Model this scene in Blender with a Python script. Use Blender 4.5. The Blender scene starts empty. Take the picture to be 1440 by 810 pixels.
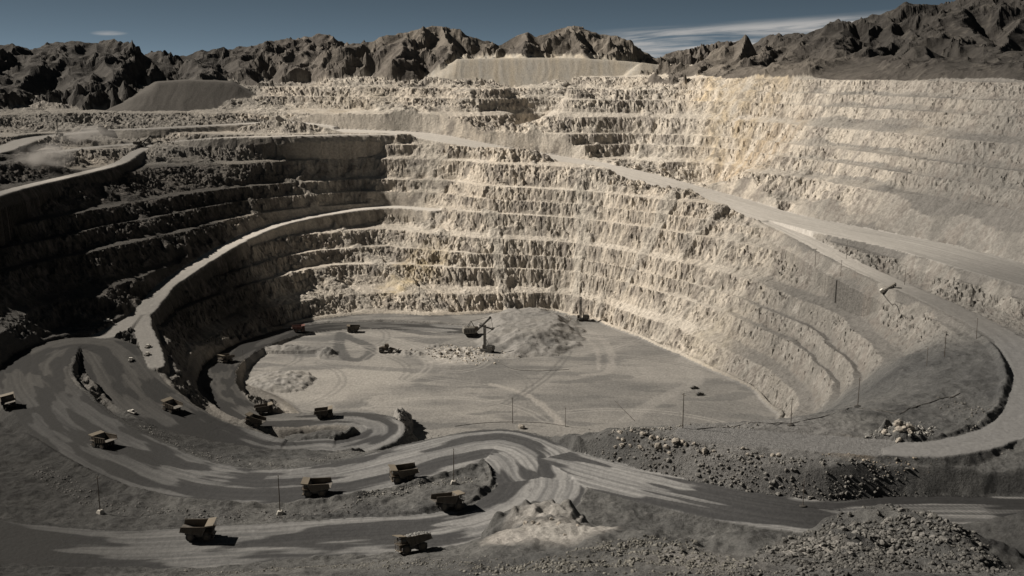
import bpy, bmesh, math, random
import numpy as np
from mathutils import Vector, Matrix

# ------------------------------------------------------------------ camera / world / sun / exposure
F = 1500.0                      # focal length in photo pixels (1440 wide)
CAMZ = 220.0                    # eye height above the pit floor (metres)
PITCH = math.atan(310.0 / F)
SUN_EL, SUN_TOWARD = math.radians(38.0), math.radians(18.0)
scene = bpy.context.scene
cam_d = bpy.data.cameras.new("camera")
cam_d.sensor_width = 36.0
cam_d.lens = 36.0 * F / 1440.0
cam_d.clip_start, cam_d.clip_end = 1.0, 60000.0
cam = bpy.data.objects.new("camera", cam_d)
scene.collection.objects.link(cam)
cam.location = (0, 0, CAMZ)
cam.rotation_euler = (math.pi / 2 - PITCH, 0, 0)
scene.camera = cam

ldir = Vector((math.cos(SUN_EL) * math.cos(SUN_TOWARD), -math.cos(SUN_EL) * math.sin(SUN_TOWARD), -math.sin(SUN_EL)))
sun_d = bpy.data.lights.new("sun", 'SUN')
sun_d.energy = 5.0
sun_d.angle = math.radians(0.5)
sun_d.color = (1.0, 0.91, 0.79)
sun = bpy.data.objects.new("sun", sun_d)
scene.collection.objects.link(sun)
sun.rotation_euler = ldir.to_track_quat('-Z', 'Y').to_euler()
sun.location = (-900, 200, 900)

world = bpy.data.worlds.new("World")
scene.world = world
world.use_nodes = True
wn, wl = world.node_tree.nodes, world.node_tree.links
wn.clear()
w_out = wn.new('ShaderNodeOutputWorld')
w_bg = wn.new('ShaderNodeBackground')
w_bg.inputs['Strength'].default_value = 0.05
w_sky = wn.new('ShaderNodeTexSky')
w_sky.sky_type = 'NISHITA'
w_sky.sun_disc = False
w_sky.sun_elevation = SUN_EL
# sun_rotation is measured clockwise from +Y; the sun stands towards -ldir
w_sky.sun_rotation = math.atan2(-ldir.x, -ldir.y)
w_sky.altitude = 4500.0
w_sky.air_density = 0.13
w_sky.dust_density = 1.0
w_sky.ozone_density = 0.3
# thin cirrus: long streaks in a low band of the sky
w_tc = wn.new('ShaderNodeTexCoord')
w_sep = wn.new('ShaderNodeSeparateXYZ')
wl.new(w_tc.outputs['Generated'], w_sep.inputs[0])
def wmath(op, a, b=None, c=None, clamp=False):
    n = wn.new('ShaderNodeMath'); n.operation = op; n.use_clamp = clamp
    for i, v in enumerate((a, b, c)):
        if v is None: continue
        if isinstance(v, (int, float)): n.inputs[i].default_value = v
        else: wl.new(v, n.inputs[i])
    return n.outputs[0]
az = wmath('ARCTAN2', w_sep.outputs['X'], w_sep.outputs['Y'])
el = wmath('ARCSINE', w_sep.outputs['Z'])
tilt = wmath('SUBTRACT', el, wmath('MULTIPLY', az, 0.06))
w_cmb = wn.new('ShaderNodeCombineXYZ')
wl.new(wmath('MULTIPLY', az, 6.0), w_cmb.inputs[0])
wl.new(wmath('MULTIPLY', tilt, 95.0), w_cmb.inputs[1])
w_noi = wn.new('ShaderNodeTexNoise')
w_noi.inputs['Scale'].default_value = 1.0
w_noi.inputs['Detail'].default_value = 7.0
w_noi.inputs['Roughness'].default_value = 0.62
w_noi.inputs['Distortion'].default_value = 0.6
wl.new(w_cmb.outputs[0], w_noi.inputs['Vector'])
def wrange(v, a, b, c, d):
    n = wn.new('ShaderNodeMapRange'); n.interpolation_type = 'SMOOTHSTEP'
    wl.new(v, n.inputs[0])
    for i, x in enumerate((a, b, c, d)): n.inputs[i + 1].default_value = x
    return n.outputs[0]
band = wmath('MULTIPLY', wrange(el, 0.000, 0.012, 0, 1), wrange(tilt, 0.020, 0.030, 1, 0))
patch = wmath('MULTIPLY', wrange(az, 0.05, 0.11, 0, 1), wrange(az, 0.33, 0.45, 1, 0))
wisp = wrange(w_noi.outputs['Fac'], 0.34, 0.60, 0, 1)
cir = wmath('MULTIPLY', wmath('MULTIPLY', band, patch), wisp)
# one small lens of cloud over the left-hand hills
dx = wmath('DIVIDE', wmath('SUBTRACT', az, -0.3525), 0.017)
dy = wmath('DIVIDE', wmath('SUBTRACT', el, 0.0288), 0.0026)
rr = wmath('ADD', wmath('MULTIPLY', dx, dx), wmath('MULTIPLY', dy, dy))
puff = wmath('MULTIPLY', wrange(rr, 0.0, 1.0, 1, 0), wrange(w_noi.outputs['Fac'], 0.35, 0.65, 0.0, 1))
cl = wmath('ADD', wmath('MULTIPLY', cir, 0.85), wmath('MULTIPLY', puff, 0.6), clamp=True)
w_mix = wn.new('ShaderNodeMix'); w_mix.data_type = 'RGBA'
wl.new(cl, w_mix.inputs[0])
w_hs = wn.new('ShaderNodeHueSaturation'); w_hs.inputs['Saturation'].default_value = 0.66; w_hs.inputs['Hue'].default_value = 0.462
wl.new(w_sky.outputs[0], w_hs.inputs['Color'])
wl.new(w_hs.outputs[0], w_mix.inputs[6])
w_mix.inputs[7].default_value = (9.0, 8.6, 8.2, 1)
wl.new(w_mix.outputs[2], w_bg.inputs['Color'])
wl.new(w_bg.outputs[0], w_out.inputs['Surface'])

vs = scene.view_settings
vs.view_transform = 'Standard'
vs.look = 'None'
vs.exposure = 0.22
vs.gamma = 1.0
vs.use_curve_mapping = False

# ------------------------------------------------------------------ geometry helpers
cp, sp = math.cos(PITCH), math.sin(PITCH)
def ray(px, py):
    u, v = (px - 720.0) / F, (405.0 - py) / F
    return np.array([u, cp + v * sp, -sp + v * cp])
def P(px, py, z):
    """point of the ground at elevation z seen in the direction (px, py)"""
    d = ray(px, py); t = (z - CAMZ) / d[2]
    return np.array([d[0] * t, d[1] * t, z])
def PD(px, py, dist):
    d = ray(px, py); t = dist / math.hypot(d[0], d[1])
    return np.array([d[0] * t, d[1] * t, CAMZ + d[2] * t])

_rng = np.random.RandomState(7)
_perm = _rng.permutation(1024).astype(np.int32)
_ang = _rng.rand(1024) * 2 * np.pi
_gx, _gy = np.cos(_ang).astype(np.float32), np.sin(_ang).astype(np.float32)
def perlin(x, y, seed=0):
    x = np.asarray(x, np.float32) + np.float32(seed * 37.31); y = np.asarray(y, np.float32) + np.float32(seed * 91.7)
    xi = np.floor(x).astype(np.int32); yi = np.floor(y).astype(np.int32)
    xf = x - xi; yf = y - yi
    u = xf * xf * xf * (xf * (xf * 6 - 15) + 10); v = yf * yf * yf * (yf * (yf * 6 - 15) + 10)
    def g(ix, iy, fx, fy):
        h = _perm[(_perm[(ix + seed * 17) & 1023] + iy) & 1023]
        return _gx[h] * fx + _gy[h] * fy
    a = g(xi, yi, xf, yf); b = g(xi + 1, yi, xf - 1, yf)
    c = g(xi, yi + 1, xf, yf - 1); d = g(xi + 1, yi + 1, xf - 1, yf - 1)
    return (a + u * (b - a) + v * ((c + u * (d - c)) - (a + u * (b - a)))) * 1.5
def fbm(x, y, oct=4, seed=0, gain=0.5):
    s = 0; a = 1.0; f = 1.0
    for o in range(oct):
        s = s + a * perlin(x * f, y * f, seed + o); a *= gain; f *= 2.03
    return s
def ridged(x, y, oct=4, seed=0, gain=0.5):
    s = 0; a = 1.0; f = 1.0
    for o in range(oct):
        s = s + a * (1 - 2 * np.abs(perlin(x * f, y * f, seed + o))); a *= gain; f *= 2.1
    return s
def sstep(a, b, x):
    t = np.clip((x - a) / (b - a), 0, 1); return t * t * (3 - 2 * t)
def spline(pts, step):
    """centripetal-ish Catmull-Rom through rows of pts, resampled at about `step` metres"""
    p = np.array(pts, float); q = np.vstack([2 * p[0] - p[1], p, 2 * p[-1] - p[-2]])
    out = []
    for i in range(1, len(q) - 2):
        n = max(2, int(np.linalg.norm(q[i + 1][:2] - q[i][:2]) / step))
        t = np.arange(n)[:, None] / n
        a, b, c, d = q[i - 1], q[i], q[i + 1], q[i + 2]
        out.append(0.5 * (2 * b + (c - a) * t + (2 * a - 5 * b + 4 * c - d) * t**2 + (3 * b - a - 3 * c + d) * t**3))
    out.append(p[-1:])
    return np.vstack(out)

# ------------------------------------------------------------------ the shape of the mine
# control points of the smooth ground (photo pixel, elevation); the floor is everything below 0
CP = []
def cps(*l):
    for a in l: CP.append(P(*a))
# foot of the far and right wall
cps((410,455,1),(460,447,1),(520,441,1),(600,444,1),(660,442,1),(720,438,1),(780,436,1),(840,450,1),(900,474,1),(960,500,1),(1020,528,1),(1065,552,1),(1100,582,1))
# floor itself (below zero, clamped later)
cps((450,500,-14),(560,500,-25),(700,520,-30),(850,520,-25),(950,555,-18),(1030,575,-14),(700,580,-25),(850,585,-25),(450,555,-8))
# edge of the wide ramp on the far and right wall
cps((600,196,143),(640,205,138),(700,216,133),(760,228,126),(820,241,120),(880,255,115),(940,273,108),(1000,292,101),(1050,310,95),(1100,330,90),(1150,352,87),(1190,372,85),(1270,415,83.5),(1350,445,83),(1420,480,82))
cps((760,205,128),(880,232,117),(1000,262,102),(1100,296,95.5),(1200,322,95),(1300,345,96),(1440,383,97),(1600,420,98),(1250,352,94),(1340,378,94.5),(1440,408,95.5),(1300,395,85),(1400,432,84.5),(1470,440,86))
# wall halfway, so the pit keeps its bowl shape
cps((1100,460,40),(1150,500,38),(1170,540,32),(1225,525,55),(1250,470,66),(1270,500,72))
# upper rim, far and right
cps((430,150,176),(520,118,199),(600,118,199),(700,121,198),(800,122,198),(880,120,199))
for a in ((960,113,1290),(1040,104,1240),(1120,104,1180),(1200,107,1110),(1300,112,1030),(1400,127,950),(1500,140,890),(1650,150,820)): CP.append(PD(*a))
for px, d, z in ((420,1500,196),(600,1450,203),(800,1420,203),(1000,1400,215),(1200,1330,214),(1400,1250,212),(1600,1150,214)):
    q = PD(px, 300, d); CP.append(np.array([q[0], q[1], z]))
# left wall: foot, rim road, upper road
cps((-120,620,50),(-40,575,47),(10,532,45),(60,490,44),(100,466,43.5),(165,450,44))
cps((20,262,126),(100,245,127),(180,217,133),(215,203,139),(300,193,146.5),(400,191,148),(500,190,147),(560,192,146))
cps((-160,300,122),(-80,285,121))
cps((0,211,141),(80,190,147),(150,183,151),(300,175,155),(400,170,157),(480,165,161))
for px, d, z in ((0,1300,152),(150,1400,158),(300,1400,168),(-200,1200,160),(-400,900,170),(-600,700,190)):
    q = PD(px, 300, d); CP.append(np.array([q[0], q[1], z]))
# ramp on the left wall, the spur below it and the scarps down to the floor
LR = [(142,474,43.2),(165,462,42.8),(200,440,44),(230,405,48),(262,382,54),(300,358,60),(350,331,65),(400,313,69),(470,299,73.5),(540,291,76.5),(590,293,76.5)]
cps(*LR)
cps((215,470,40),(225,500,39),(222,520,38.5),(200,500,39))
cps((640,300,76),(640,250,106),(520,245,107.5),(400,250,108),(300,268,103))
cps((300,535,6),(330,492,4),(370,470,3))
# foreground: haul roads, shelf on the right, near rim
cps((640,633,61.5),(500,672,59.5),(400,683,58.5),(240,667,56),(110,602,52),(50,530,46))
cps((600,752,63.5),(400,764,64.5),(200,776,65.5),(0,768,66.5),(-150,760,69),(-150,690,64))
cps((1180,728,66),(980,698,65),(800,655,63.5),(1300,715,66),(1450,720,66))
cps((850,606,71),(900,610,75),(1000,623,76),(1100,640,76),(1200,668,76),(1270,684,76),(960,603,76),(1080,597,76),(1200,577,76.5),(1250,610,77),(1300,640,77.5),(1400,600,79),(1440,560,80),(1350,540,80),(1600,600,92),(1440,680,78),(1600,680,92))
CP.append(np.array([-110, 600, -1.])); CP.append(np.array([0, 585, -2.])); CP.append(np.array([120, 590, -2.])); 
CP.append(np.array([95, 520, 25.])); CP.append(np.array([140, 560, 10.])); CP.append(np.array([0, 520, 28.]))
# near rim (mounds towards the camera)
NR = [(300,802,67),(450,786,69.5),(560,792,71),(640,782,74),(690,764,78),(720,742,84),(760,726,88),(800,736,88.5),(840,742,92),(870,742,95),(950,750,97),(1050,755,99),(1100,760,101),(1150,738,106),(1200,722,109),(1270,711,111),(1320,722,111),(1350,745,110),(1385,775,108),(1440,800,106),(1520,810,105)]
cps(*NR)
for px, py, z in NR[5:]:
    q = P(px, py, z); r = math.hypot(q[0], q[1]); k = (r + 38 + (z - 80) * 0.7) / r
    CP.append(np.array([q[0] * k, q[1] * k, 66.]))
for px in (-400, 100, 500, 760, 1000, 1250, 1500, 1900):
    q = PD(px, 700, 150); CP.append(np.array([q[0], q[1], 139.]))
    q = PD(px, 700, 40); CP.append(np.array([q[0], q[1], 197.]))
CP.append(np.array([0, 0, 215.]))
for x, y, z in ((-150,-100,216),(150,-100,216),(-400,100,190),(420,150,190),(-420,350,120),(-800,0,215),(800,0,215),(0,-600,218),(700,500,190),(900,900,215),(-900,500,205)):
    CP.append(np.array([x, y, float(z)]))
CP = np.array(CP)

def rbf_fit(c, smooth=0.4):
    n = len(c); d = np.sqrt(((c[:, None, :2] - c[None, :, :2])**2).sum(-1)) / 100.0
    A = np.zeros((n + 3, n + 3)); A[:n, :n] = -d + np.eye(n) * smooth * 0.02
    Q = np.c_[np.ones(n), c[:, :2] / 100.0]; A[:n, n:] = Q; A[n:, :n] = Q.T
    return np.linalg.solve(A, np.r_[c[:, 2], 0, 0, 0])
W = rbf_fit(CP)
GX0, GX1, GY0, GY1, GS = -1400.0, 1400.0, -900.0, 1900.0, 5.0
gx = np.arange(GX0, GX1 + 1, GS); gy = np.arange(GY0, GY1 + 1, GS)
MX, MY = np.meshgrid(gx, gy)
GB = W[-3] + W[-2] * MX / 100 + W[-1] * MY / 100
for i, c in enumerate(CP):
    GB -= W[i] * np.sqrt((MX - c[0])**2 + (MY - c[1])**2) / 100.0
GB = GB.astype(np.float32)
def bilin(G, x, y):
    fx = np.clip((x - GX0) / GS, 0, len(gx) - 1.001); fy = np.clip((y - GY0) / GS, 0, len(gy) - 1.001)
    i = fx.astype(np.int32); j = fy.astype(np.int32); a = (fx - i).astype(np.float32); b = (fy - j).astype(np.float32)
    return (G[j, i] * (1 - a) + G[j, i + 1] * a) * (1 - b) + (G[j + 1, i] * (1 - a) + G[j + 1, i + 1] * a) * b

# roads: name, [(px,py,z)...], half width, (berm on left, berm on right) seen along the list, fill slope, cut slope, kind
R_UP = [(760,668,63.2),(742,641,63),(700,625,62.5),(640,635,61.6),(560,655,60.6),(480,674,59.6),(400,684,58.6),(320,683,57.4),(240,667,56),(170,636,54),(110,602,52),(66,562,49.5),(46,530,47),(56,504,45),(88,487,44),(118,483,43.3),(146,490,42),(164,513,39.5),(186,543,35.5),(220,574,31.5),(268,602,28),(330,622,25.5),(390,637,23.5),(450,634,21.8)]
R_MID = [(450,634,21.8),(505,625,20.8),(538,608,20.2),(528,593,19.6),(480,587,18.6),(420,590,17),(360,587,14.5),(322,566,11.5),(305,540,8.8),(313,512,6.3),(350,487,4),(400,469,2),(450,460,1),(520,457,.6),(600,460,.5),(650,463,.4)]
R_LOW = [(742,641,63),(762,668,63.3),(752,700,63.5),(705,730,63.6),(620,750,63.8),(500,757,64),(400,764,64.5),(300,770,65),(200,776,65.5),(100,776,66),(0,768,66.5),(-80,757,67.5),(-160,750,69)]
R_RIGHT = [(742,641,63),(800,655,63.5),(880,677,64.2),(980,700,64.6),(1080,718,65),(1180,728,65.3),(1280,722,65.6),(1380,722,66),(1480,722,66)]
R_BIG = [(430,182,150.5),(520,185,149),(580,188,147),(640,198,141),(700,209,134),(760,219,127.5),(820,230,121.5),(880,243,116.5),(940,259,110),(1000,276,102.5),(1050,292,97.5),(1100,307,95.5),(1200,327,95),(1300,348,96),(1440,386,97.5),(1560,415,98.5)]
R_NARROW = [(1060,301,96.6),(1120,329,91.5),(1190,366,87),(1240,390,85),(1300,416,84),(1360,444,83.3),(1415,475,82.5),(1445,520,81.5),(1448,560,80.5),(1425,600,79.3),(1370,622,78.4),(1300,632,77.8),(1220,628,77.2)]
R_SHELF = [(985,609,76),(1030,613,76),(1100,620,76),(1180,626,76.5),(1235,628,77)]
R_SPUR = [(214,428,45.5),(199,445,43),(204,468,41.3),(213,492,40),(217,514,39.5)]
R_RIM1 = [(-60,292,125.5),(20,266,126),(100,247,127),(165,230,130.5),(195,212,135),(225,202,139),(300,194,146.5),(400,191,148.5),(500,189,148.5),(580,189,147.5)]
R_RIM2 = [(-60,222,139),(0,211,141),(40,196,145.5),(80,190,147),(150,183,151),(220,180,153.5),(300,176,155),(400,172,157),(480,180,152)]
R_RIM3 = [(40,218,134),(90,212,136),(140,206,138.5),(190,202,140)]
ROADS = [
 ("up", R_UP, 19.0, .6, 1, 1.0, 1.6), ("mid", R_MID, 13.0, 1, 0, 1.3, 1.6), ("low", R_LOW, 17.0, 0, 1, .9, 1.3), ("right", R_RIGHT, 15.0, 0, 0, .9, 1.4),
 ("big", R_BIG, 25.0, 0, 0, 1.5, 1.5), ("narrow", R_NARROW, 8.0, 0, 1, 1.1, 1.4), ("shelf", R_SHELF, 10.0, 0, 0, 1.0, 1.4), ("left", LR + [(610,295,76.5)], 8.0, 0, 0, 2.2, 1.8),
 ("spur", R_SPUR, 6.5, 0, 0, 2.0, 1.8), ("rim", R_RIM1, 6.0, 0, 0, 1.5, 1.8), ("rim", R_RIM2, 12.0, 0, 0, 1.0, 1.5), ("rim", R_RIM3, 9.0, 0, 0, 1.2, 1.6)]

# mountains: ridge lines (photo pixel of the crest, distance), flank slope
def rl(pts, d): return [tuple(PD(x, y, d if not callable(d) else d(x))) for x, y in pts]
def sp3(*p): return [tuple(PD(*q)) for q in p]
RIDGES = [
 (rl([(-420,70),(-250,60),(-120,66),(-40,64),(0,66),(40,69),(48,75),(70,64),(85,62),(100,58),(125,55),(150,56),(170,61),(190,64),(205,74),(216,79)], 1750), .34),
 (rl([(205,76),(228,72),(240,78),(250,77),(283,70),(300,74),(330,69),(370,61),(400,59),(440,52),(452,49),(470,55),(490,62),(500,62)], 1800), .36),
 (rl([(330,66),(345,63),(360,66),(400,64)], 3200), .3),
 (rl([(480,66),(510,63),(520,59),(540,47),(575,43),(600,37),(625,35),(640,39),(655,49),(670,52),(690,57),(697,61),(705,57),(728,44),(740,38),(755,45),(770,42),(800,37),(820,41),(840,45),(870,47),(890,61),(905,74),(920,80)], 1640), .55),
 (rl([(920,78),(960,73),(1000,67),(1015,61),(1030,61),(1045,51),(1060,59),(1085,54),(1110,45),(1130,42),(1155,43)], lambda x: 1760 - (x - 900) * .7), .42),
 (rl([(1150,46),(1165,36),(1180,24),(1195,31),(1220,21),(1240,22),(1260,14),(1280,9),(1320,4),(1345,-6),(1400,-10),(1480,-18),(1600,-10),(1800,0),(2100,20)], 1500), .42),
 # forward spurs and hillocks
 (rl([(1030,66),(1045,53),(1062,80)], 1430), .6),
 (sp3((1180,26,1500),(1186,50,1400),(1172,75,1300),(1160,95,1230)), .5),
 (sp3((1240,24,1500),(1262,45,1390),(1230,70,1290)), .5),
 (rl([(1255,88),(1290,62),(1310,60),(1350,78),(1420,72),(1500,60)], 1180), .45),
 (sp3((1345,0,1500),(1350,30,1380),(1390,55,1270)), .45),
 (sp3((1110,48,1610),(1120,65,1500),(1100,82,1400)), .5),
 (rl([(1000,82),(1040,80),(1080,78),(1110,88)], 1400), .45),
 (sp3((738,40,1640),(736,60,1570),(732,80,1510)), .75),
 (sp3((570,45,1640),(560,70,1540),(545,95,1450)), .6),
 (sp3((628,37,1640),(636,62,1550),(625,90,1470)), .7),
 (sp3((805,38,1640),(815,60,1570),(825,78,1510)), .75),
 (sp3((130,57,1750),(150,85,1640),(160,115,1560)), .40),
 (sp3((60,68,1750),(40,95,1640),(20,125,1560)), .40),
 (sp3((100,60,1750),(95,95,1640),(100,125,1560)), .40),
 (sp3((350,66,1800),(330,90,1680),(360,112,1600)), .42),
 (sp3((440,54,1800),(430,80,1660),(405,112,1560)), .42),
 (sp3((290,72,1800),(280,88,1700),(285,105,1620)), .42),
 (rl([(470,120),(500,92),(530,86),(552,100)], 1420), .55),
 (rl([(655,122),(668,110),(680,118)], 1330), .75),
 (rl([(960,98),(985,92),(1010,97)], 1340), .4), (rl([(1030,96),(1065,77),(1090,86),(1110,92)], 1330), .42), (rl([(1120,96),(1150,80),(1180,92)], 1290), .42),
 (rl([(1190,100),(1230,80),(1270,86),(1300,97)], 1230), .40), (rl([(1310,100),(1350,78),(1400,88),(1440,78),(1500,90)], 1150), .40),
 (sp3((1150,60,1480),(1140,75,1400),(1125,92,1320)), .5), (sp3((1290,40,1400),(1280,62,1320),(1260,85,1240)), .5), (sp3((1440,20,1400),(1420,50,1280),(1400,80,1180)), .5),
 (rl([(893,118),(907,101),(925,112)], 1330), .7),
]
# flat-topped waste dumps: crest line, toe reached at the angle of repose
DUMPS = [
 (rl([(642,83),(700,82),(760,81),(820,82),(880,86),(896,88)], 1470), .74),
 (rl([(902,88),(940,93),(985,99),(1010,102)], 1440), .70),
 (rl([(222,116),(260,113),(300,114),(326,116)], 1480), .55),
]

# ------------------------------------------------------------------ terrain grid (finer where the place is seen from close by)
A1 = math.radians(28.6)
NA = 860
az_d = np.linspace(-A1, A1, NA)
side = A1 + (math.radians(62) - A1) * (np.linspace(0, 1, 46)[1:])**1.3
back = np.linspace(math.radians(62), 2 * math.pi - math.radians(62), 34)[1:-1]
AZ = np.concatenate([-side[::-1], az_d, side, back])          # wraps round
RR = np.concatenate([np.geomspace(2, 150, 22)[:-1], np.linspace(150, 288, 100)[:-1], np.linspace(288, 480, 300)[:-1], np.linspace(480, 700, 185)[:-1],
                     np.linspace(700, 1160, 420)[:-1], np.linspace(1160, 1450, 150)[:-1], np.linspace(1450, 1950, 110)[:-1], np.geomspace(1950, 9000, 30)])
NC, NR_ = len(AZ), len(RR)
X = (np.sin(AZ)[None, :] * RR[:, None]).astype(np.float32).ravel()
Y = (np.cos(AZ)[None, :] * RR[:, None]).astype(np.float32).ravel()
RAD = np.repeat(RR.astype(np.float32), NC)
print("terrain verts", len(X))

def seg_dist(pts, x, y, maxd):
    """nearest distance, signed side, elevation and arc length to a polyline, only within maxd"""
    n = len(x); D = np.full(n, 1e9, np.float32); S = np.zeros(n, np.float32); Z = np.zeros(n, np.float32); U = np.zeros(n, np.float32)
    L = np.r_[0, np.cumsum(np.linalg.norm(np.diff(pts[:, :2], axis=0), axis=1))]
    lo, hi = pts[:, :2].min(0) - maxd, pts[:, :2].max(0) + maxd
    sub = np.nonzero((x > lo[0]) & (x < hi[0]) & (y > lo[1]) & (y < hi[1]))[0]; xs_, ys_ = x[sub], y[sub]
    for i in range(len(pts) - 1):
        a, b = pts[i], pts[i + 1]
        m = sub[(xs_ > min(a[0], b[0]) - maxd) & (xs_ < max(a[0], b[0]) + maxd) & (ys_ > min(a[1], b[1]) - maxd) & (ys_ < max(a[1], b[1]) + maxd)]
        if not len(m): continue
        ex, ey = b[0] - a[0], b[1] - a[1]; l2 = ex * ex + ey * ey + 1e-9
        px, py = x[m] - a[0], y[m] - a[1]
        t = np.clip((px * ex + py * ey) / l2, 0, 1)
        qx, qy = px - t * ex, py - t * ey
        d = np.sqrt(qx * qx + qy * qy)
        k = d < D[m]; mk = m[k]
        D[mk] = d[k]; S[mk] = np.sign(ex * py[k] - ey * px[k]); Z[mk] = a[2] + t[k] * (b[2] - a[2]); U[mk] = L[i] + t[k] * (L[i + 1] - L[i])
    return D, S, Z, U

# --- noises shared by shape and colour
n40 = fbm(X / 48, Y / 48, 3, 1)
n12 = fbm(X / 15, Y / 15, 2, 11)
n5 = fbm(X / 5.2, Y / 5.2, 2, 21)
n2 = perlin(X / 2.1, Y / 2.1, 31)
nbig = fbm(X / 150, Y / 150, 3, 41)

base = bilin(GB, X, Y)
far_w = sstep(1300, 2200, RAD)
plateau = 205 + 10 * nbig
base = base * (1 - far_w) + plateau * far_w
base = np.where((Y < -100) | (np.abs(X) > 1200), base + (np.clip(base, 150, 235) - base), base)

# --- benches
wall = sstep(560, 640, RAD) * sstep(2, 6, base) * sstep(216, 205, base)
rightside = sstep(1000, 1250, 720 + F * X / np.maximum(Y, 1)) * sstep(660, 560, RAD)
rough = np.clip(0.55 + 0.75 * fbm(X / 55, Y / 55, 2, 51), 0.08, 1.15)
n110 = fbm(X / 120, Y / 120, 2, 55)
TH = np.arctan2(X - 30, Y - 830) * 300.0                            # metres along the contours of the bowl
r1 = .55 - 2 * np.abs(perlin(TH / 19 + .5 * n40, base / 17, 201))      # buttresses and gullies running down the faces
r2 = .55 - 2 * np.abs(perlin(TH / 6.0 + .5 * n12, base / 8 + .3 * n5, 211))
bq = perlin(TH / 8.5 + .35 * n5, base / 5.5 + .3 * n12, 251); blk = np.round(bq * 2.6) / 2.6 + .5 * np.round(perlin(TH / 3.6, base / 2.6, 252) * 2.2) / 2.2   # broken blocks with flat sides
rbz = sstep(120, 330, X + .3 * (900 - Y))                                # the right-hand wall is cleaner cut
pert = (3.0 * n110 + 3.0 * n40) * (1 - .45 * rbz) + (rough * (1.2 * r1 + .5 * r2) + (.4 + .6 * rough) * (1.5 * blk + .9 * n5 + .5 * n2)) * (1 - .3 * rbz)
zz = base + pert * wall
H = 15.0
zw = zz + 3.2 * np.sin(zz / 15.0 * 2 * np.pi / 3.3 + .8)                # benches are not all the same height
kz = np.floor((zw - 1.0) / H); t = (zw - 1.0) / H - kz
fill = np.clip(0.5 + 0.9 * fbm(X / 60, Y / 60, 2, 61), 0, 1)        # how much talus lies on a face
fill = np.maximum(fill, rbz * np.clip(.6 + .25 * n40, 0, 1))
tb = 0.40; tm = 0.40 + 0.30 * fill; gm = 0.04 + 0.42 * fill
g = np.where(t < tb, 0.04 * t / tb, np.where(t < tm, 0.04 + (gm - 0.04) * (t - tb) / np.maximum(tm - tb, 1e-3), gm + (1 - gm) * np.clip((t - tm) / np.maximum(0.985 - tm, .02), 0, 1)))
terr = H * (kz + g) + 1.0 - (zw - zz)
chute = sstep(.22, .5, perlin(TH / 34, base / 120, 231) + .35 * n12) * (1 - .7 * rbz)
sharp = wall * (1 - .75 * chute) * np.clip(1.0 - 0.3 * sstep(.1, .7, fbm(X / 120, Y / 120, 2, 71)), 0, 1) * (1 - 0.35 * rightside)
Z = zz * (1 - sharp) + terr * sharp
Z += sharp * (t > tm) * (t < .97) * (.8 * n5 + .9 * n2 + 1.1 * blk)
face = wall * (t > tb)              # bench faces (rock and talus)
rock = wall * (t > tm)
# floor
fl = 0.25 * fbm(X / 30, Y / 30, 3, 81) + 0.06 * n2
floor_m = (base < 1.0) & (RAD > 520)
Z = np.where(RAD > 520, np.maximum(Z, fl), Z)
# near ground: rough earth
near = 1 - sstep(560, 640, RAD)
Z += near * (1.1 * n12 + 0.5 * n5 + 0.22 * n2) * sstep(150, 260, RAD)
Z += near * sstep(350, 325, RAD) * sstep(150, 200, RAD) * (.5 * n12 + .3 * n5 + .3 * n2) * sstep(-60, 60, X)
Z += near * sstep(330, 290, RAD) * sstep(150, 200, RAD) * (2.0 * n40)

# --- heaps on the floor: (px, py, z0, radius across, radius along view, height)
heap_m = np.zeros_like(X)
def heap(px, py, z0, rx, ry, h, seed, flat=1.0, rgh=.25):
    global Z, heap_m
    c = P(px, py, z0)
    m = np.nonzero((np.abs(X - c[0]) < rx * 1.6) & (np.abs(Y - c[1]) < ry * 1.6))[0]
    q = np.sqrt(((X[m] - c[0]) / rx)**2 + ((Y[m] - c[1]) / ry)**2) + .16 * fbm(X[m] / rx * 2.2, Y[m] / rx * 2.2, 3, seed)
    hh = h * np.clip(1.15 * (1 - q), 0, flat)
    k = hh > 0
    hh = hh * (1 + rgh * n5[m]) + (hh > .3) * rgh * (n2[m] + n5[m])
    Z[m] = np.where(k, np.maximum(Z[m], z0 + hh), Z[m]); heap_m[m] = np.maximum(heap_m[m], np.clip(hh / 1.5, 0, 1))
heap(744,466,0,47,84,17,5,.58,.05)         # broken ore against the wall
heap(640,495,0,26,16,3.2,6,.5,.6)
heap(575,497,0,16,9,3.0,7,.6,.5)
heap(615,489,0,14,10,2.0,17,.6,.8)
heap(460,498,0,9,14,4.5,8,1,.4)
heap(395,535,1,24,26,5.0,9,.6,.3)
heap(400,490,2,40,9,2.2,10,.8,.4)
heap(1262,612,77,12,10,5,12,.9,.8)
heap(1180,632,76,10,5,2,13,.9,.8)
heap(116,556,38,8,30,5,14,.7,.2)
heap(762,758,76,19,15,17,19,.6,.15)
heap(470,617,20.5,26,14,3.2,16,.5,.3)
heap(563,598,4,7,24,10,18,.9,.3)

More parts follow.
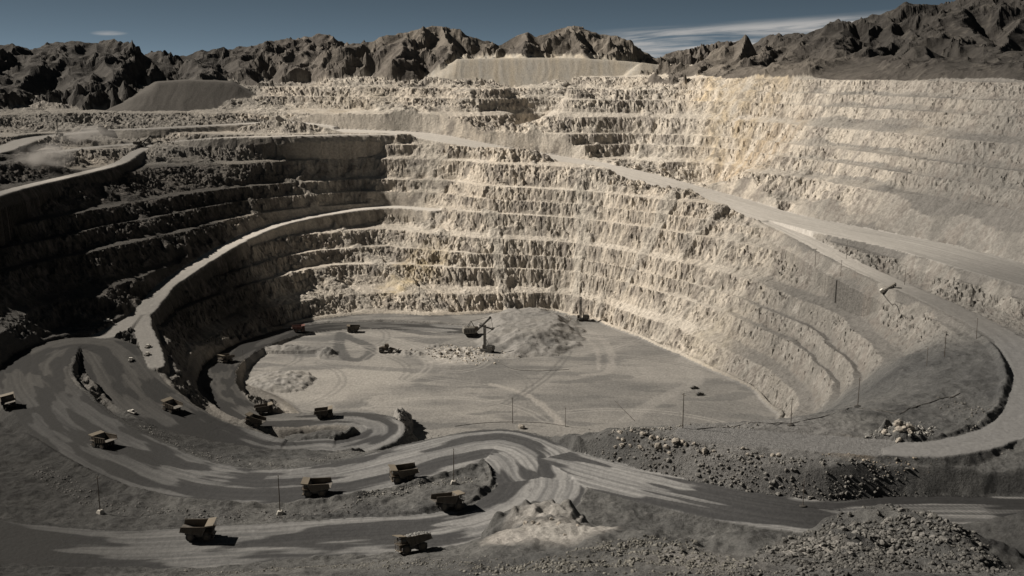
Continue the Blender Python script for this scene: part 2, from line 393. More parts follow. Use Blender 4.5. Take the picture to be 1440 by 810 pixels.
# --- roads: cut and fill
road_d = np.full(len(X), 1e9, np.float32); road_z = np.zeros_like(X); road_u = np.zeros_like(X); road_v = np.zeros_like(X); road_i = np.full(len(X), -1, np.int16)
LOB = np.full(len(X), -1e9, np.float32); UPB = np.full(len(X), 1e9, np.float32); berm = np.zeros_like(X)
RSPL = {}
for ri, (nm, pts, hw, bl, br, fs, cs) in enumerate(ROADS):
    sp_ = spline([P(*a) for a in pts], 9.0); RSPL[ri] = sp_
    D, S, ZR, U = seg_dist(sp_, X, Y, hw + 70)
    m = D < hw + 69
    e = np.where(m, D - hw - 0.8 * n12 - .4 * n5, 1e9)
    lo_ = ZR - np.maximum(e, 0) * fs - (e > 0) * .2
    LOB = np.where(m & (lo_ > ZR - (24 if ri < 4 else 9)), np.maximum(LOB, lo_), LOB)
    UPB = np.where(m & (e < (69 if ri < 4 else 28)), np.minimum(UPB, ZR + np.maximum(e, 0) * cs + np.clip(e / 8, 0, 1) * (1.6 * n12 + 1.1 * n5 + 1.4 * r1)), UPB)
    s = np.where(m, e, 1e9)
    k = s < road_d
    road_d = np.where(k, s, road_d); road_z = np.where(k, ZR, road_z); road_u = np.where(k, U + ri * 977, road_u); road_v = np.where(k, D * S, road_v); road_i = np.where(k, ri, road_i)
    for sd, on in ((1, bl), (-1, br)):
        if on:
            bb = np.where(m & (S == sd), np.clip(1 - np.abs(e - 2.6) / 2.6, 0, 1), 0)
            berm = np.maximum(berm, bb * (0.75 + .25 * sstep(0, .15, bb)) * on)
conf = LOB > UPB
Zr = np.clip(Z, LOB, np.maximum(LOB, UPB))
Zr = np.where(conf, np.where(road_d < 0, road_z, np.minimum(np.maximum(UPB, LOB * .0 + UPB), np.maximum(LOB, UPB))), Zr)
on_road = road_d < 0
Z = np.where(on_road, road_z + .10 * perlin(road_u / 14, road_v / 3.0, 91) + .05 * n2, Zr)
berm = np.where(road_d > 0.2, berm, 0)
Z += berm * (2.2 + .15 * n5 + .35 * n2)

# --- mountains and dumps
mt = np.nonzero((RAD > 880) & (RAD < 5200))[0]
xm, ym = X[mt], Y[mt]
ZM = np.full(len(mt), -1e9, np.float32); DM = np.full(len(mt), 500, np.float32); rr0 = np.hypot(xm, ym)
wx = xm + 9 * fbm(xm / 60, ym / 60, 3, 101, .45); wy = ym + 9 * fbm(xm / 60, ym / 60, 3, 111, .45)
for pts, sl in RIDGES:
    p = np.array(pts)
    D, S, ZR, U = seg_dist(p, wx, wy, 520.)
    ix = np.nonzero(D < 480)[0]; D2 = D[ix]
    ZM[ix] = np.maximum(ZM[ix], ZR[ix] - sl * D2); DM[ix] = np.minimum(DM[ix], D2)
# eroded relief: sharp ridges, each finer order riding on the one above
rm = np.zeros(len(mt), np.float32); wgt = np.ones(len(mt), np.float32); am_, fq = 1.0, 1 / 105.0
for o_ in range(6):
    sg = 1 - np.abs(perlin(wx * fq, wy * fq, 401 + o_)) * 1.25; sg = np.clip(sg, 0, 1)**2 * wgt
    rm += am_ * sg; wgt = np.clip(sg * 1.8, 0, 1); am_ *= .58; fq *= 2.07
ZM += (rm - 1.02) * 25 * np.clip(.22 + DM / 70, 0, 1)
bm_ = bilin(GB, xm, ym); ZM = np.where(rr0 < 1000, -1e9, ZM); ZM = np.where((xm > -330) & (rr0 < 1600), ZM - 400 * sstep(206, 196, bm_), ZM)
ZM = np.where((xm <= -330), ZM - 300 * sstep(1420, 1320, rr0), ZM)
dump_m = np.zeros_like(X)
ZD = np.full(len(mt), -1e9, np.float32)
for pts, sl in DUMPS:
    p = np.array(pts); n0 = p.copy()
    ac = np.arctan2(p[:, 0], p[:, 1]); rr_ = np.hypot(xm, ym); am = np.arctan2(xm + 5 * perlin(xm / 25, ym / 25, 141), ym); rc_ = np.hypot(p[:, 0], p[:, 1]).mean()
    lat = np.maximum(np.maximum(ac[0] - am, am - ac[-1]), 0) * rr_
    fr_ = np.maximum(rc_ - rr_, 0) + np.maximum(rr_ - rc_ - 140, 0); D = np.hypot(lat, fr_)
    ZR = np.interp(am, ac, p[:, 2])
    h = np.where(D < 200, ZR - D * sl + np.abs(perlin(am * rr_ / 9, D / 60, 145)) * np.clip(D / 5, 0, 1) * .7, -1e9)
    ZD = np.maximum(ZD, h)
Zg = Z[mt]
isd = (ZD > np.maximum(Zg, ZM - 6))
hp_ = sstep(207, 212, bm_) * sstep(130, 260, xm) * sstep(880, 960, rr0)
Zg = Zg + hp_ * (6.0 * rm - 2.0)
Zn = np.maximum(np.maximum(Zg, ZM), ZD)
# keep benches of the pit proper clear of the hills
Z[mt] = Zn
mount_m = np.zeros_like(X); mount_m[mt] = (((ZM > Zg) | (hp_ > .35)) & ~isd)
dump_m[mt] = isd & (ZD > Zg)

ZG = Z.reshape(NR_, NC)
NAF = len(AZ) - len(back); AZF = AZ[:NAF]
def hit(px, py):
    """where the line of sight through a photo pixel meets the ground"""
    d = ray(px, py); a = math.atan2(d[0], d[1]); j = min(max(int(np.searchsorted(AZF, a)), 0), NAF - 1)
    s_ = d[2] / math.hypot(d[0], d[1]); k = np.nonzero((ZG[:, j] > CAMZ + RR * s_) & (RR > 140))[0]
    r = RR[k[0]] if len(k) else 4000.0
    return np.array([math.sin(a) * r, math.cos(a) * r, ZG[k[0], j] if len(k) else 0.0])
# ------------------------------------------------------------------ base colours (albedo of rock, dust and wetted road, plus painted vignette)
def lerp(a, b, m): return a * (1 - m[:, None]) + np.asarray(b, np.float32) * m[:, None]
N = len(X)
PXX = 720 + F * X / np.maximum(Y, 1.0)
def blob(px, py, z, r, seed=0):
    c = hit(px, py)
    return np.clip(1 - ((X - c[0])**2 + (Y - c[1])**2) / (r * r) + .8 * nbig, 0, 1)
col = np.zeros((N, 3), np.float32) + np.array([.47, .425, .36], np.float32)
col = lerp(col, (.53, .465, .38), sstep(-.3, .5, nbig))
# faces: rocky tops a little darker and redder, talus greyer
tone = np.clip(.5 + .55 * n12 + .35 * n5, 0, 1)
col = lerp(col, (.27, .235, .20), rock * sstep(.35, .9, tone) * .75)
col = lerp(col, (.60, .53, .44), rock * sstep(.5, .1, tone) * .5)
str_ = np.clip(.5 + .9 * perlin(TH / 9, base / 60, 221) + .5 * perlin(TH / 3.3, base / 40, 222), 0, 1)
col = lerp(col, (.30, .275, .245), wall * sstep(.45, 1, str_) * .45)
col = lerp(col, (.63, .56, .47), wall * sstep(.45, 0, str_) * .35)
col = lerp(col, (.60, .545, .47), (wall * (t < tb)) * .6 * np.clip(.6 + n40, 0, 1))
col = lerp(col, (.43, .395, .34), wall * chute * .7)
# oxide-stained zones
for px, py, z, r, c in ((1080,215,160,55,(.50,.36,.20)),(1060,150,190,80,(.48,.38,.24)),(590,370,45,34,(.52,.42,.25)),(560,400,25,22,(.58,.47,.28)),(1330,215,150,40,(.20,.16,.13)),(880,118,200,70,(.50,.41,.28)),(480,140,185,70,(.44,.37,.27)),(1010,110,205,60,(.60,.47,.29)),(1340,160,185,60,(.36,.29,.2)),(1000,480,25,30,(.55,.48,.36)),(900,180,150,60,(.56,.50,.44))):
    col = lerp(col, c, blob(px, py, z, r) * np.clip(.15 + .9 * str_ * tone + .35 * n12, 0, .85))
# darker greys on the left wall and on the right of the pit
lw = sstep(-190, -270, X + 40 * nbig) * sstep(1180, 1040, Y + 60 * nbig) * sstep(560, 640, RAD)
col = lerp(col, (.036, .034, .032), lw * .95)  # dark rock, with shade and vignette also put into the colour
up_ = sstep(-150, -20, X) * sstep(360, 200, X) * sstep(930, 1050, Y)
col = col * (1 + .14 * up_)[:, None]
rw = sstep(150, 420, X + .25 * (800 - Y) + 60 * nbig) * sstep(300, 400, RAD)
col = lerp(col, (.30, .285, .265), rw * .62)
qg = sstep(60, 210, X - .5 * (Y - 700) + 40 * nbig) * sstep(900, 790, Y)
col = lerp(col, (.135, .132, .125), qg * .86)
col = lerp(col, (.30, .285, .26), qg * rock * np.clip(.6 + n12, 0, 1) * .8)
col = lerp(col, (.085, .083, .08), qg * wall * (t < tb) * .6)
qu = sstep(300, 470, X + 40 * nbig)
col = lerp(col, (.14, .135, .127), qu * .8)  # grades darker towards the right edge
col = lerp(col, (.24, .228, .21), qu * rock * .6)
rb = sstep(120, 330, X + .3 * (900 - Y)) * wall
col = lerp(col, (.16, .153, .144), rb * (t < tb + .04) * .95 * np.clip(.75 + .6 * n40, 0, 1))
col = lerp(col, (.19, .182, .17), rb * (t >= tb + .04) * (t < tm - .02) * .9 * (1 - qg) * (1 - qu))
col = lerp(col, (.52, .47, .41), rb * rock * np.clip(.3 + n12, 0, 1) * .6 * (1 - qg) * (1 - .8 * qu))
crk = sstep(.35, .75, ridged(X / 7, Y / 7, 2, 241) * .5 + .5 * n12)
col = lerp(col, (.16, .14, .125), face * crk * .55)
lp = sstep(-260, -400, X + 60 * nbig) * sstep(1050, 1150, Y + 40 * n40)
col = lerp(col, (.17, .16, .145), lp * .8)
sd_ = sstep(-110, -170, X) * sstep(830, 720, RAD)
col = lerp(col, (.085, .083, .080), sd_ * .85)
# floor
fm = floor_m.astype(np.float32)
fi = np.nonzero(floor_m)[0]; Xf, Yf, nf = X[fi], Y[fi], len(fi); n2f, n5f, n12f, nbf = n2[fi], n5[fi], n12[fi], nbig[fi]
fc = np.clip(.5 + .8 * fbm(Xf / 70, Yf / 26, 4, 151), 0, 1)
fcol = lerp(np.zeros((nf, 3), np.float32) + np.array([.21, .202, .188], np.float32), (.36, .333, .292), np.clip(fc * (1 - .55 * sstep(-60, 120, Xf)), 0, 1))
fcol = lerp(fcol, (.16, .158, .152), sstep(.2, .5, fbm(Xf / 45 + 9, Yf / 20, 3, 161)) * .7)
for px, py, r, c in ((450,545,60,(.44,.40,.34)),(520,520,40,(.42,.385,.33)),(640,500,30,(.50,.46,.40)),(850,480,50,(.42,.385,.335)),(930,515,40,(.40,.37,.325))):
    fcol = lerp(fcol, c, blob(px, py, 0, r)[fi] * .7)
for pts, hw, c, k in (([(480,468),(477,490),(490,505),(512,504),(522,491),(503,480),(484,472)], 4.5, (.10, .10, .10), .85), ([(560,463),(610,470),(650,466)], 5, (.11, .11, .11), .8),
                     ([(690,540),(735,553),(768,574),(789,597)], 2.5, (.42, .38, .33), .8), ([(400,520),(480,516),(560,520),(640,524),(760,524),(880,530)], 5, (.19, .185, .175), .7),
                     ([(880,590),(930,560),(980,535),(960,505)], 5, (.36, .335, .30), .5), ([(800,455),(850,480),(858,520),(820,528)], 3, (.40, .365, .32), .6), ([(812,465),(838,490),(842,520)], 1.5, (.40, .365, .32), .6)):
    D_, _, _, _ = seg_dist(spline([P(a, b, 0) for a, b in pts], 5.0), Xf, Yf, hw + 6)
    fcol = lerp(fcol, c, sstep(hw + 1.5, hw - 1.0, D_ + 1.2 * n5f + n12f) * k)
trk_rng = np.random.RandomState(12)
for k_ in range(34):
    x0, y0 = trk_rng.uniform(-170, 150), trk_rng.uniform(640, 900); a0 = trk_rng.normal(0, .5) + (0 if trk_rng.rand() < .7 else 1.2); cv = trk_rng.normal(0, .010)
    pp = [(x0, y0, 0)]
    for q_ in range(9): a0 += cv * 16; pp.append((pp[-1][0] + 16 * math.cos(a0), pp[-1][1] + 16 * math.sin(a0), 0))
    D_, S_, _, _ = seg_dist(np.array(pp, float), Xf, Yf, 6.0)
    two = np.abs(np.where(D_ < 7, D_, 99) - 2.2); c = (.15, .147, .14) if trk_rng.rand() < .6 else (.42, .39, .345)
    fcol = lerp(fcol, c, sstep(1.5, .5, two + .4 * n2f) * trk_rng.uniform(.25, .6))
col[fi] = fcol * .80
# near ground: grey rubble
ng = near
ncol = lerp(np.zeros((N, 3), np.float32) + np.array([.16, .155, .143], np.float32), (.25, .237, .21), np.clip(.5 + .7 * n40, 0, 1))
ncol = lerp(ncol, (.085, .082, .078), sstep(.1, .8, n12 + .5 * n5) * .6)
ncol = lerp(ncol, (.33, .31, .275), sstep(.35, .8, n5 - .4 * n12) * .4)
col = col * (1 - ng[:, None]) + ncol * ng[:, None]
for px, py, z, r, c in ((765,745,87,17,(.50,.44,.36)),(720,755,84,10,(.52,.46,.38)),(1140,765,103,9,(.46,.41,.34)),(1010,790,99,18,(.36,.33,.29)),(1190,630,77,12,(.36,.28,.19)),(1050,615,76,40,(.32,.30,.27))):
    col = lerp(col, c, blob(px, py, z, r) * near)
# bottom-right corner: vignette darkness put into the ground colour
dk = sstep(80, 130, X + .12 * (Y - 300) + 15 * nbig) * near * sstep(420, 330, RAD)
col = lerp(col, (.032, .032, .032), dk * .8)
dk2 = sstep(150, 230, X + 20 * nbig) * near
col = lerp(col, (.10, .10, .098), dk2 * .6)  # near right side darkened likewise, part of the painted vignette
# heaps
col = lerp(col, (.26, .245, .225), heap_m * (1 - near) * np.clip(.5 + n12, 0, 1))
hb = blob(640,497,1,30); col = lerp(col, (.55, .50, .43), hb * np.clip(.3 + n5, 0, 1) * (1 - on_road))
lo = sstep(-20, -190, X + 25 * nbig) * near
col = col * (1 - .84 * lo)[:, None]  # left-hand vignette painted into the near ground's colour
col = col * (1 - .42 * near * (1 - lo))[:, None]  # remaining near ground darkened as well, for the same vignette
for px, py, r, c in ((770,748,19,(.40,.36,.305)),(745,727,12,(.38,.345,.295)),(775,722,12,(.38,.345,.295)),(728,755,9,(.42,.375,.32)),(800,750,13,(.38,.345,.295)),(1140,770,9,(.42,.38,.32))):
    col = lerp(col, c, np.clip(blob(px, py, 0, r) * 1.4, 0, 1) * near * .85)
# roads: pale dust, watered strips dark
wet_c = np.clip(fbm(road_u / 60, road_v / 11, 3, 171), -1, 1)
streak = .7 * fbm(road_u / 90, road_v / 2.2, 3, 181) + .5 * perlin(road_u / 160 + .4 * perlin(road_u / 30, road_v / 9, 186), road_v / .75, 185)
rc = lerp(np.zeros((N, 3), np.float32) + np.array([.18, .174, .163], np.float32), (.29, .275, .25), np.clip(.5 + 1.2 * streak, 0, 1))
isnear = np.isin(road_i, (0, 1, 2, 3))
wet = sstep(-.12, .08, wet_c + .16 * streak) * isnear
rc = lerp(rc, (.034, .034, .036), wet * .84)
rc = rc * (1 - .76 * sstep(-30, -190, X + 30 * nbig) * isnear)[:, None]  # vignette on the left put into the road colour, beyond the watering
rc = rc * (1 - .55 * sstep(60, 140, X) * isnear)[:, None] * (1 - .12 * isnear)[:, None]  # near roads grade darker to the right, and slightly overall
bigr = np.isin(road_i, (4, 5, 6, 7, 8, 9, 10, 11))
rc = np.where(bigr[:, None], lerp(np.zeros((N, 3), np.float32) + np.array([.64, .58, .50], np.float32), (.48, .44, .385), np.clip(.5 + .8 * streak, 0, 1)), rc)
rc = np.where((bigr & (X > 100))[:, None], lerp(rc, (.30, .285, .26), sstep(140, 330, X)) * (1 + .35 * streak)[:, None], rc)
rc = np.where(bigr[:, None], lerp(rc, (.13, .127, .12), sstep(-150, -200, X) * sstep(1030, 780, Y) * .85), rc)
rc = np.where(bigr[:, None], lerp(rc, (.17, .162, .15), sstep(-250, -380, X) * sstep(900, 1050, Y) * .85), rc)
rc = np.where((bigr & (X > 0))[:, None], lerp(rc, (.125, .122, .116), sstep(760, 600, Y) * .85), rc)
rc = lerp(rc, (.33, .31, .28), isnear * (1 - wet) * sstep(-120, 20, X) * np.clip(.3 + streak, 0, 1) * .6)
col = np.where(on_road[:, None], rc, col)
# mountains / dumps
mc = lerp(np.zeros((N, 3), np.float32) + np.array([.115, .10, .088], np.float32), (.20, .175, .15), np.clip(.4 + .8 * n40, 0, 1))
mc = lerp(mc, (.23, .20, .165), sstep(-330, -200, X) * sstep(420, 250, X) * np.clip(.45 + .8 * nbig + .3 * n40, 0, 1))
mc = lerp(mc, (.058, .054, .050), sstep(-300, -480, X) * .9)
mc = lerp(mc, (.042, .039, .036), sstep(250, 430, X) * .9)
mc = lerp(mc, (.15, .135, .115), sstep(.25, .7, n12 + .6 * n5) * .35)
col = np.where(mount_m[:, None] > 0, mc * .82, col)
dc = lerp(np.zeros((N, 3), np.float32) + np.array([.40, .375, .33], np.float32), (.46, .40, .31), np.clip(.5 + .5 * perlin(PXX / 23, RAD / 400, 191) + .5 * perlin(PXX / 6.3, RAD / 200, 192) + .3 * n12, 0, 1))
dc = lerp(dc, (.085, .078, .070), (X < -200) * 1.0)
col = np.where(dump_m[:, None] > 0, dc, col)
col *= 1 + near[:, None] * np.array([-.05, .0, .09], np.float32)
gr_ = col.mean(1, keepdims=True); sat_ = (.80 - .30 * fm - .25 * on_road)[:, None]
col = gr_ + (col - gr_) * sat_
col = np.clip(col * (1 + .10 * n2 + .06 * n5)[:, None], .02, .75)

# ------------------------------------------------------------------ materials
def ground_material(name, bump_scale, bump_dist, rough=0.95, speck=.35, detail=6, nrough=.62):
    m = bpy.data.materials.new(name); m.use_nodes = True
    n, l = m.node_tree.nodes, m.node_tree.links
    b = n['Principled BSDF']; b.inputs['Roughness'].default_value = rough; b.inputs['Specular IOR Level'].default_value = .25
    at = n.new('ShaderNodeAttribute'); at.attribute_name = 'albedo'
    tc = n.new('ShaderNodeTexCoord')
    n1 = n.new('ShaderNodeTexNoise'); n1.inputs['Scale'].default_value = bump_scale; n1.inputs['Detail'].default_value = detail; n1.inputs['Roughness'].default_value = nrough
    l.new(tc.outputs['Object'], n1.inputs['Vector'])
    mr = n.new('ShaderNodeMapRange'); mr.inputs[1].default_value = .25; mr.inputs[2].default_value = .75; mr.inputs[3].default_value = 1 - speck; mr.inputs[4].default_value = 1 + speck
    l.new(n1.outputs['Fac'], mr.inputs[0])
    vm = n.new('ShaderNodeVectorMath'); vm.operation = 'SCALE'
    l.new(at.outputs['Color'], vm.inputs[0]); l.new(mr.outputs[0], vm.inputs['Scale'])
    l.new(vm.outputs[0], b.inputs['Base Color'])
    bp = n.new('ShaderNodeBump'); bp.inputs['Strength'].default_value = 1.0; bp.inputs['Distance'].default_value = bump_dist
    l.new(n1.outputs['Fac'], bp.inputs['Height']); l.new(bp.outputs[0], b.inputs['Normal'])
    return m
M_ROCK = ground_material("blasted_rock", .42, 1.35, speck=.40, detail=10, nrough=.72)
M_ROAD = ground_material("haul_road_dust", .8, .25, rough=.9, speck=.15)
M_FLOOR = ground_material("pit_floor_dust", .5, .5, speck=.22)
M_NEAR = ground_material("rubble_earth", .9, 1.0, speck=.55, detail=11, nrough=.74)
M_HILL = ground_material("mountain_rock", .14, 1.6, speck=.45, detail=10, nrough=.7)

# ------------------------------------------------------------------ split the ground into the pieces of the setting
iv = np.arange(NR_ * NC).reshape(NR_, NC)
q00 = iv[:-1, :]; q01 = np.roll(iv, -1, axis=1)[:-1, :]; q10 = iv[1:, :]; q11 = np.roll(iv, -1, axis=1)[1:, :]
quads = np.stack([q00, q01, q11, q10], -1).reshape(-1, 4)[:, ::-1]
zone = np.full(N, 0, np.int8)                       # 0 pit wall
zone[near > .5] = 4                                  # near ground
zone[floor_m] = 1
zone[mount_m > 0] = 3
zone[RAD > 1900] = 3
zone[dump_m > 0] = 5
zone[(berm > .12) & ~on_road & (mount_m == 0)] = 6
zone[on_road & (road_i != 6)] = 2
qz = zone[quads[:, 0]]
co = np.stack([X, Y, Z], -1).astype(np.float32)
def add_mesh_np(name, verts, faces, mat, colors=None, smooth=False):
    me = bpy.data.meshes.new(name)
    nv, nf, k = len(verts), len(faces), faces.shape[1]
    me.vertices.add(nv); me.vertices.foreach_set('co', np.ascontiguousarray(verts, np.float32).ravel())
    me.loops.add(nf * k); me.loops.foreach_set('vertex_index', np.ascontiguousarray(faces, np.int32).ravel())
    me.polygons.add(nf); me.polygons.foreach_set('loop_start', np.arange(0, nf * k, k, dtype=np.int32))
    if colors is not None:
        at = me.attributes.new('albedo', 'FLOAT_COLOR', 'POINT')
        at.data.foreach_set('color', np.c_[colors, np.ones(nv)].astype(np.float32).ravel())
    me.update(calc_edges=True)
    me.polygons.foreach_set('use_smooth', np.full(nf, smooth, bool))
    me.materials.append(mat)
    o = bpy.data.objects.new(name, me); scene.collection.objects.link(o)
    return o
for zi, nm, mat, sm in ((0, "pit_wall", M_ROCK, False), (1, "pit_floor", M_FLOOR, True), (2, "haul_road", M_ROAD, True), (3, "mountains", M_HILL, False), (4, "rubble_ground", M_NEAR, True), (6, "road_berm", M_NEAR, True), (5, "waste_dump", M_FLOOR, True)):
    f = quads[qz == zi]
    used, inv = np.unique(f, return_inverse=True)
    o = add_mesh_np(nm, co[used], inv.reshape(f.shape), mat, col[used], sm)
    o['kind'] = 'structure'

def ground(x, y):
    a = math.atan2(x, y); r = math.hypot(x, y)
    i = min(max(int(np.searchsorted(RR, r)) - 1, 0), NR_ - 2)
    AZm = AZ[:len(AZ) - len(back)]
    j = min(max(int(np.searchsorted(AZm, a)) - 1, 0), len(AZm) - 2)
    fr = (r - RR[i]) / (RR[i + 1] - RR[i]); fa = (a - AZm[j]) / (AZm[j + 1] - AZm[j])
    return float((ZG[i, j] * (1 - fa) + ZG[i, j + 1] * fa) * (1 - fr) + (ZG[i + 1, j] * (1 - fa) + ZG[i + 1, j + 1] * fa) * fr)
# @@OBJECTS
# ------------------------------------------------------------------ things: helpers
def groundv(x, y):
    a = np.arctan2(x, y); r = np.hypot(x, y)
    i = np.clip(np.searchsorted(RR, r) - 1, 0, NR_ - 2); j = np.clip(np.searchsorted(AZF, a) - 1, 0, NAF - 2)
    fr = (r - RR[i]) / (RR[i + 1] - RR[i]); fa = np.clip((a - AZF[j]) / (AZF[j + 1] - AZF[j]), 0, 1)
    return (ZG[i, j] * (1 - fa) + ZG[i, j + 1] * fa) * (1 - fr) + (ZG[i + 1, j] * (1 - fa) + ZG[i + 1, j + 1] * fa) * fr

def paint(name, c, rough=.6, dirt=(.23, .21, .18), amount=.5, scale=.6, metal=0.0):
    m = bpy.data.materials.new(name); m.use_nodes = True
    n, l = m.node_tree.nodes, m.node_tree.links
    b = n['Principled BSDF']; b.inputs['Roughness'].default_value = rough; b.inputs['Metallic'].default_value = metal
    tc = n.new('ShaderNodeTexCoord'); nz = n.new('ShaderNodeTexNoise'); nz.inputs['Scale'].default_value = scale; nz.inputs['Detail'].default_value = 6
    l.new(tc.outputs['Object'], nz.inputs['Vector'])
    mr = n.new('ShaderNodeMapRange'); mr.inputs[1].default_value = .38; mr.inputs[2].default_value = .66; mr.inputs[3].default_value = 0; mr.inputs[4].default_value = amount
    l.new(nz.outputs['Fac'], mr.inputs[0])
    mx = n.new('ShaderNodeMix'); mx.data_type = 'RGBA'
    l.new(mr.outputs[0], mx.inputs[0]); mx.inputs[6].default_value = (*c, 1); mx.inputs[7].default_value = (*dirt, 1)
    l.new(mx.outputs[2], b.inputs['Base Color'])
    return m
PT_TAN = paint("dusty_tan_paint_with_shade", (.07, .055, .04), amount=.5, dirt=(.11, .10, .085))  # tan lowered far: shade of the truck sides put into the paint
PT_TOP = paint("dust_caked_paint", (.20, .17, .13), amount=.6, dirt=(.13, .12, .10))
PT_GREY = paint("dusty_grey_steel", (.13, .125, .115), amount=.6)
PT_RED = paint("faded_red_paint", (.12, .035, .028), amount=.4)
PT_DARK = paint("dark_steel", (.06, .058, .055), amount=.35, dirt=(.14, .13, .115))
PT_WHITE = paint("dusty_white_paint", (.62, .60, .56), amount=.4)
PT_TYRE = paint("tyre_rubber", (.022, .022, .022), rough=.85, dirt=(.12, .11, .1), amount=.5)
PT_GLASS = paint("dark_cab_glass", (.02, .025, .03), rough=.12, amount=.2)
PT_LAMP = paint("headlamp_glass", (.7, .7, .66), rough=.2, amount=.2)
PT_WOOD = paint("weathered_pole_wood", (.07, .055, .045), rough=.9, amount=.3)
PT_CONC = paint("pale_concrete", (.50, .48, .44), rough=.9, amount=.4)
PT_CABLE = paint("black_cable_sheath", (.02, .02, .02), rough=.8, amount=.4)
PT_BED = paint("worn_bed_steel", (.10, .095, .09), amount=.7, rough=.5)

class MB:
    def __init__(s): s.v = []; s.f = []
    def add(s, vs, fs):
        k = len(s.v); s.v += [tuple(v) for v in vs]; s.f += [tuple(i + k for i in f) for f in fs]; return s
    def box(s, x0, x1, y0, y1, z0, z1):
        return s.add([(x0,y0,z0),(x1,y0,z0),(x1,y1,z0),(x0,y1,z0),(x0,y0,z1),(x1,y0,z1),(x1,y1,z1),(x0,y1,z1)],
                     [(3,2,1,0),(4,5,6,7),(0,1,5,4),(1,2,6,5),(2,3,7,6),(3,0,4,7)])
    def prism(s, prof, y0, y1):          # profile in x-z, extruded along y
        n = len(prof); vs = [(x, y0, z) for x, z in prof] + [(x, y1, z) for x, z in prof]
        return s.add(vs, [tuple(range(n)), tuple(range(2 * n - 1, n - 1, -1))] + [(i, i + n, (i + 1) % n + n, (i + 1) % n) for i in range(n)])
    def bar(s, a, b, w, h=None):
        h = h or w; a, b = Vector(a), Vector(b); d = (b - a).normalized()
        up = Vector((0, 0, 1)) if abs(d.z) < .95 else Vector((1, 0, 0))
        r = d.cross(up).normalized() * (w / 2); u = r.cross(d).normalized() * (h / 2)
        vs = [p + i * r + j * u for p in (a, b) for i, j in ((-1,-1),(1,-1),(1,1),(-1,1))]
        return s.add(vs, [(0,1,2,3),(7,6,5,4),(0,4,5,1),(1,5,6,2),(2,6,7,3),(3,7,4,0)])
    def tube(s, pts, rads, n=8):
        pts = [Vector(p) for p in pts]; k = len(pts)
        if not hasattr(rads, '__len__'): rads = [rads] * k
        vs, fs = [], []
        for i, p in enumerate(pts):
            d = (pts[min(i + 1, k - 1)] - pts[max(i - 1, 0)]).normalized()
            up = Vector((0, 0, 1)) if abs(d.z) < .9 else Vector((1, 0, 0))
            r = d.cross(up).normalized(); u = r.cross(d)
            vs += [p + (r * math.cos(2*math.pi*j/n) + u * math.sin(2*math.pi*j/n)) * rads[i] for j in range(n)]
        for i in range(k - 1):
            fs += [(i*n+j, i*n+(j+1)%n, (i+1)*n+(j+1)%n, (i+1)*n+j) for j in range(n)]
        fs += [tuple(range(n-1, -1, -1)), tuple((k-1)*n+j for j in range(n))]
        return s.add(vs, fs)
    def wheel(s, cx, cz, y0, y1, prof, n=20):   # lathe about the y axis; prof = (t across 0..1, radius)
        vs, fs = [], []; k = len(prof)
        for t_, r in prof:
            vs += [(cx + r * math.cos(2*math.pi*j/n), y0 + (y1-y0)*t_, cz + r * math.sin(2*math.pi*j/n)) for j in range(n)]
        for i in range(k - 1):
            fs += [(i*n+j, i*n+(j+1)%n, (i+1)*n+(j+1)%n, (i+1)*n+j) for j in range(n)]
        fs += [tuple(range(n-1, -1, -1)), tuple((k-1)*n+j for j in range(n))]
        return s.add(vs, fs)
    def build(s, name, mat, parent=None, smooth=False, bevel=0):
        me = bpy.data.meshes.new(name); me.from_pydata(s.v, [], s.f); me.update()
        bm = bmesh.new(); bm.from_mesh(me)
        if bevel:
            bmesh.ops.bevel(bm, geom=bm.edges[:], offset=bevel, segments=1, affect='EDGES', clamp_overlap=True)
        bmesh.ops.recalc_face_normals(bm, faces=bm.faces[:]); bm.to_mesh(me); bm.free()
        if smooth:
            me.polygons.foreach_set('use_smooth', [True] * len(me.polygons))
        me.materials.append(mat)
        o = bpy.data.objects.new(name, me); scene.collection.objects.link(o); o.parent = parent
        return o
def empty(name):
    o = bpy.data.objects.new(name, None); o.empty_display_size = 1; scene.collection.objects.link(o); return o
def tag(o, label, cat, group=None):
    o['label'] = label; o['category'] = cat
    if group: o['group'] = group
    return o
def copy_tree(o, parent=None):
    c = o.copy(); scene.collection.objects.link(c); c.parent = parent
    for ch in o.children: copy_tree(ch, c)
    return c
def place(o, px, py, yaw, half=4.5, halfw=2.6, scale=1.0, pos=None, level=False):
    """stand a thing on the ground; yaw in degrees, 0 = facing right (+X), 90 = facing away (+Y)"""
    c = hit(px, py) if pos is None else np.array(pos); a = math.radians(yaw)
    f = Vector((math.cos(a), math.sin(a), 0)); l = Vector((-f.y, f.x, 0))
    g_ = lambda v: ground(c[0] + v.x, c[1] + v.y)
    zf, zb, zl, zr = g_(f * half), g_(-f * half), g_(l * halfw), g_(-l * halfw)
    fx = Vector((f.x * 2 * half, f.y * 2 * half, zf - zb)).normalized()
    ly = Vector((l.x * 2 * halfw, l.y * 2 * halfw, zl - zr)).normalized()
    if level: fx, ly = f, l
    up = fx.cross(ly).normalized(); ly = up.cross(fx)
    M = Matrix((fx, ly, up)).transposed().to_4x4()
    z = (zf + zb + zl + zr) / 4 if not level else min(zf, zb, zl, zr) + .1
    o.matrix_world = Matrix.Translation((c[0], c[1], z)) @ M @ Matrix.Scale(scale, 4)
    return o

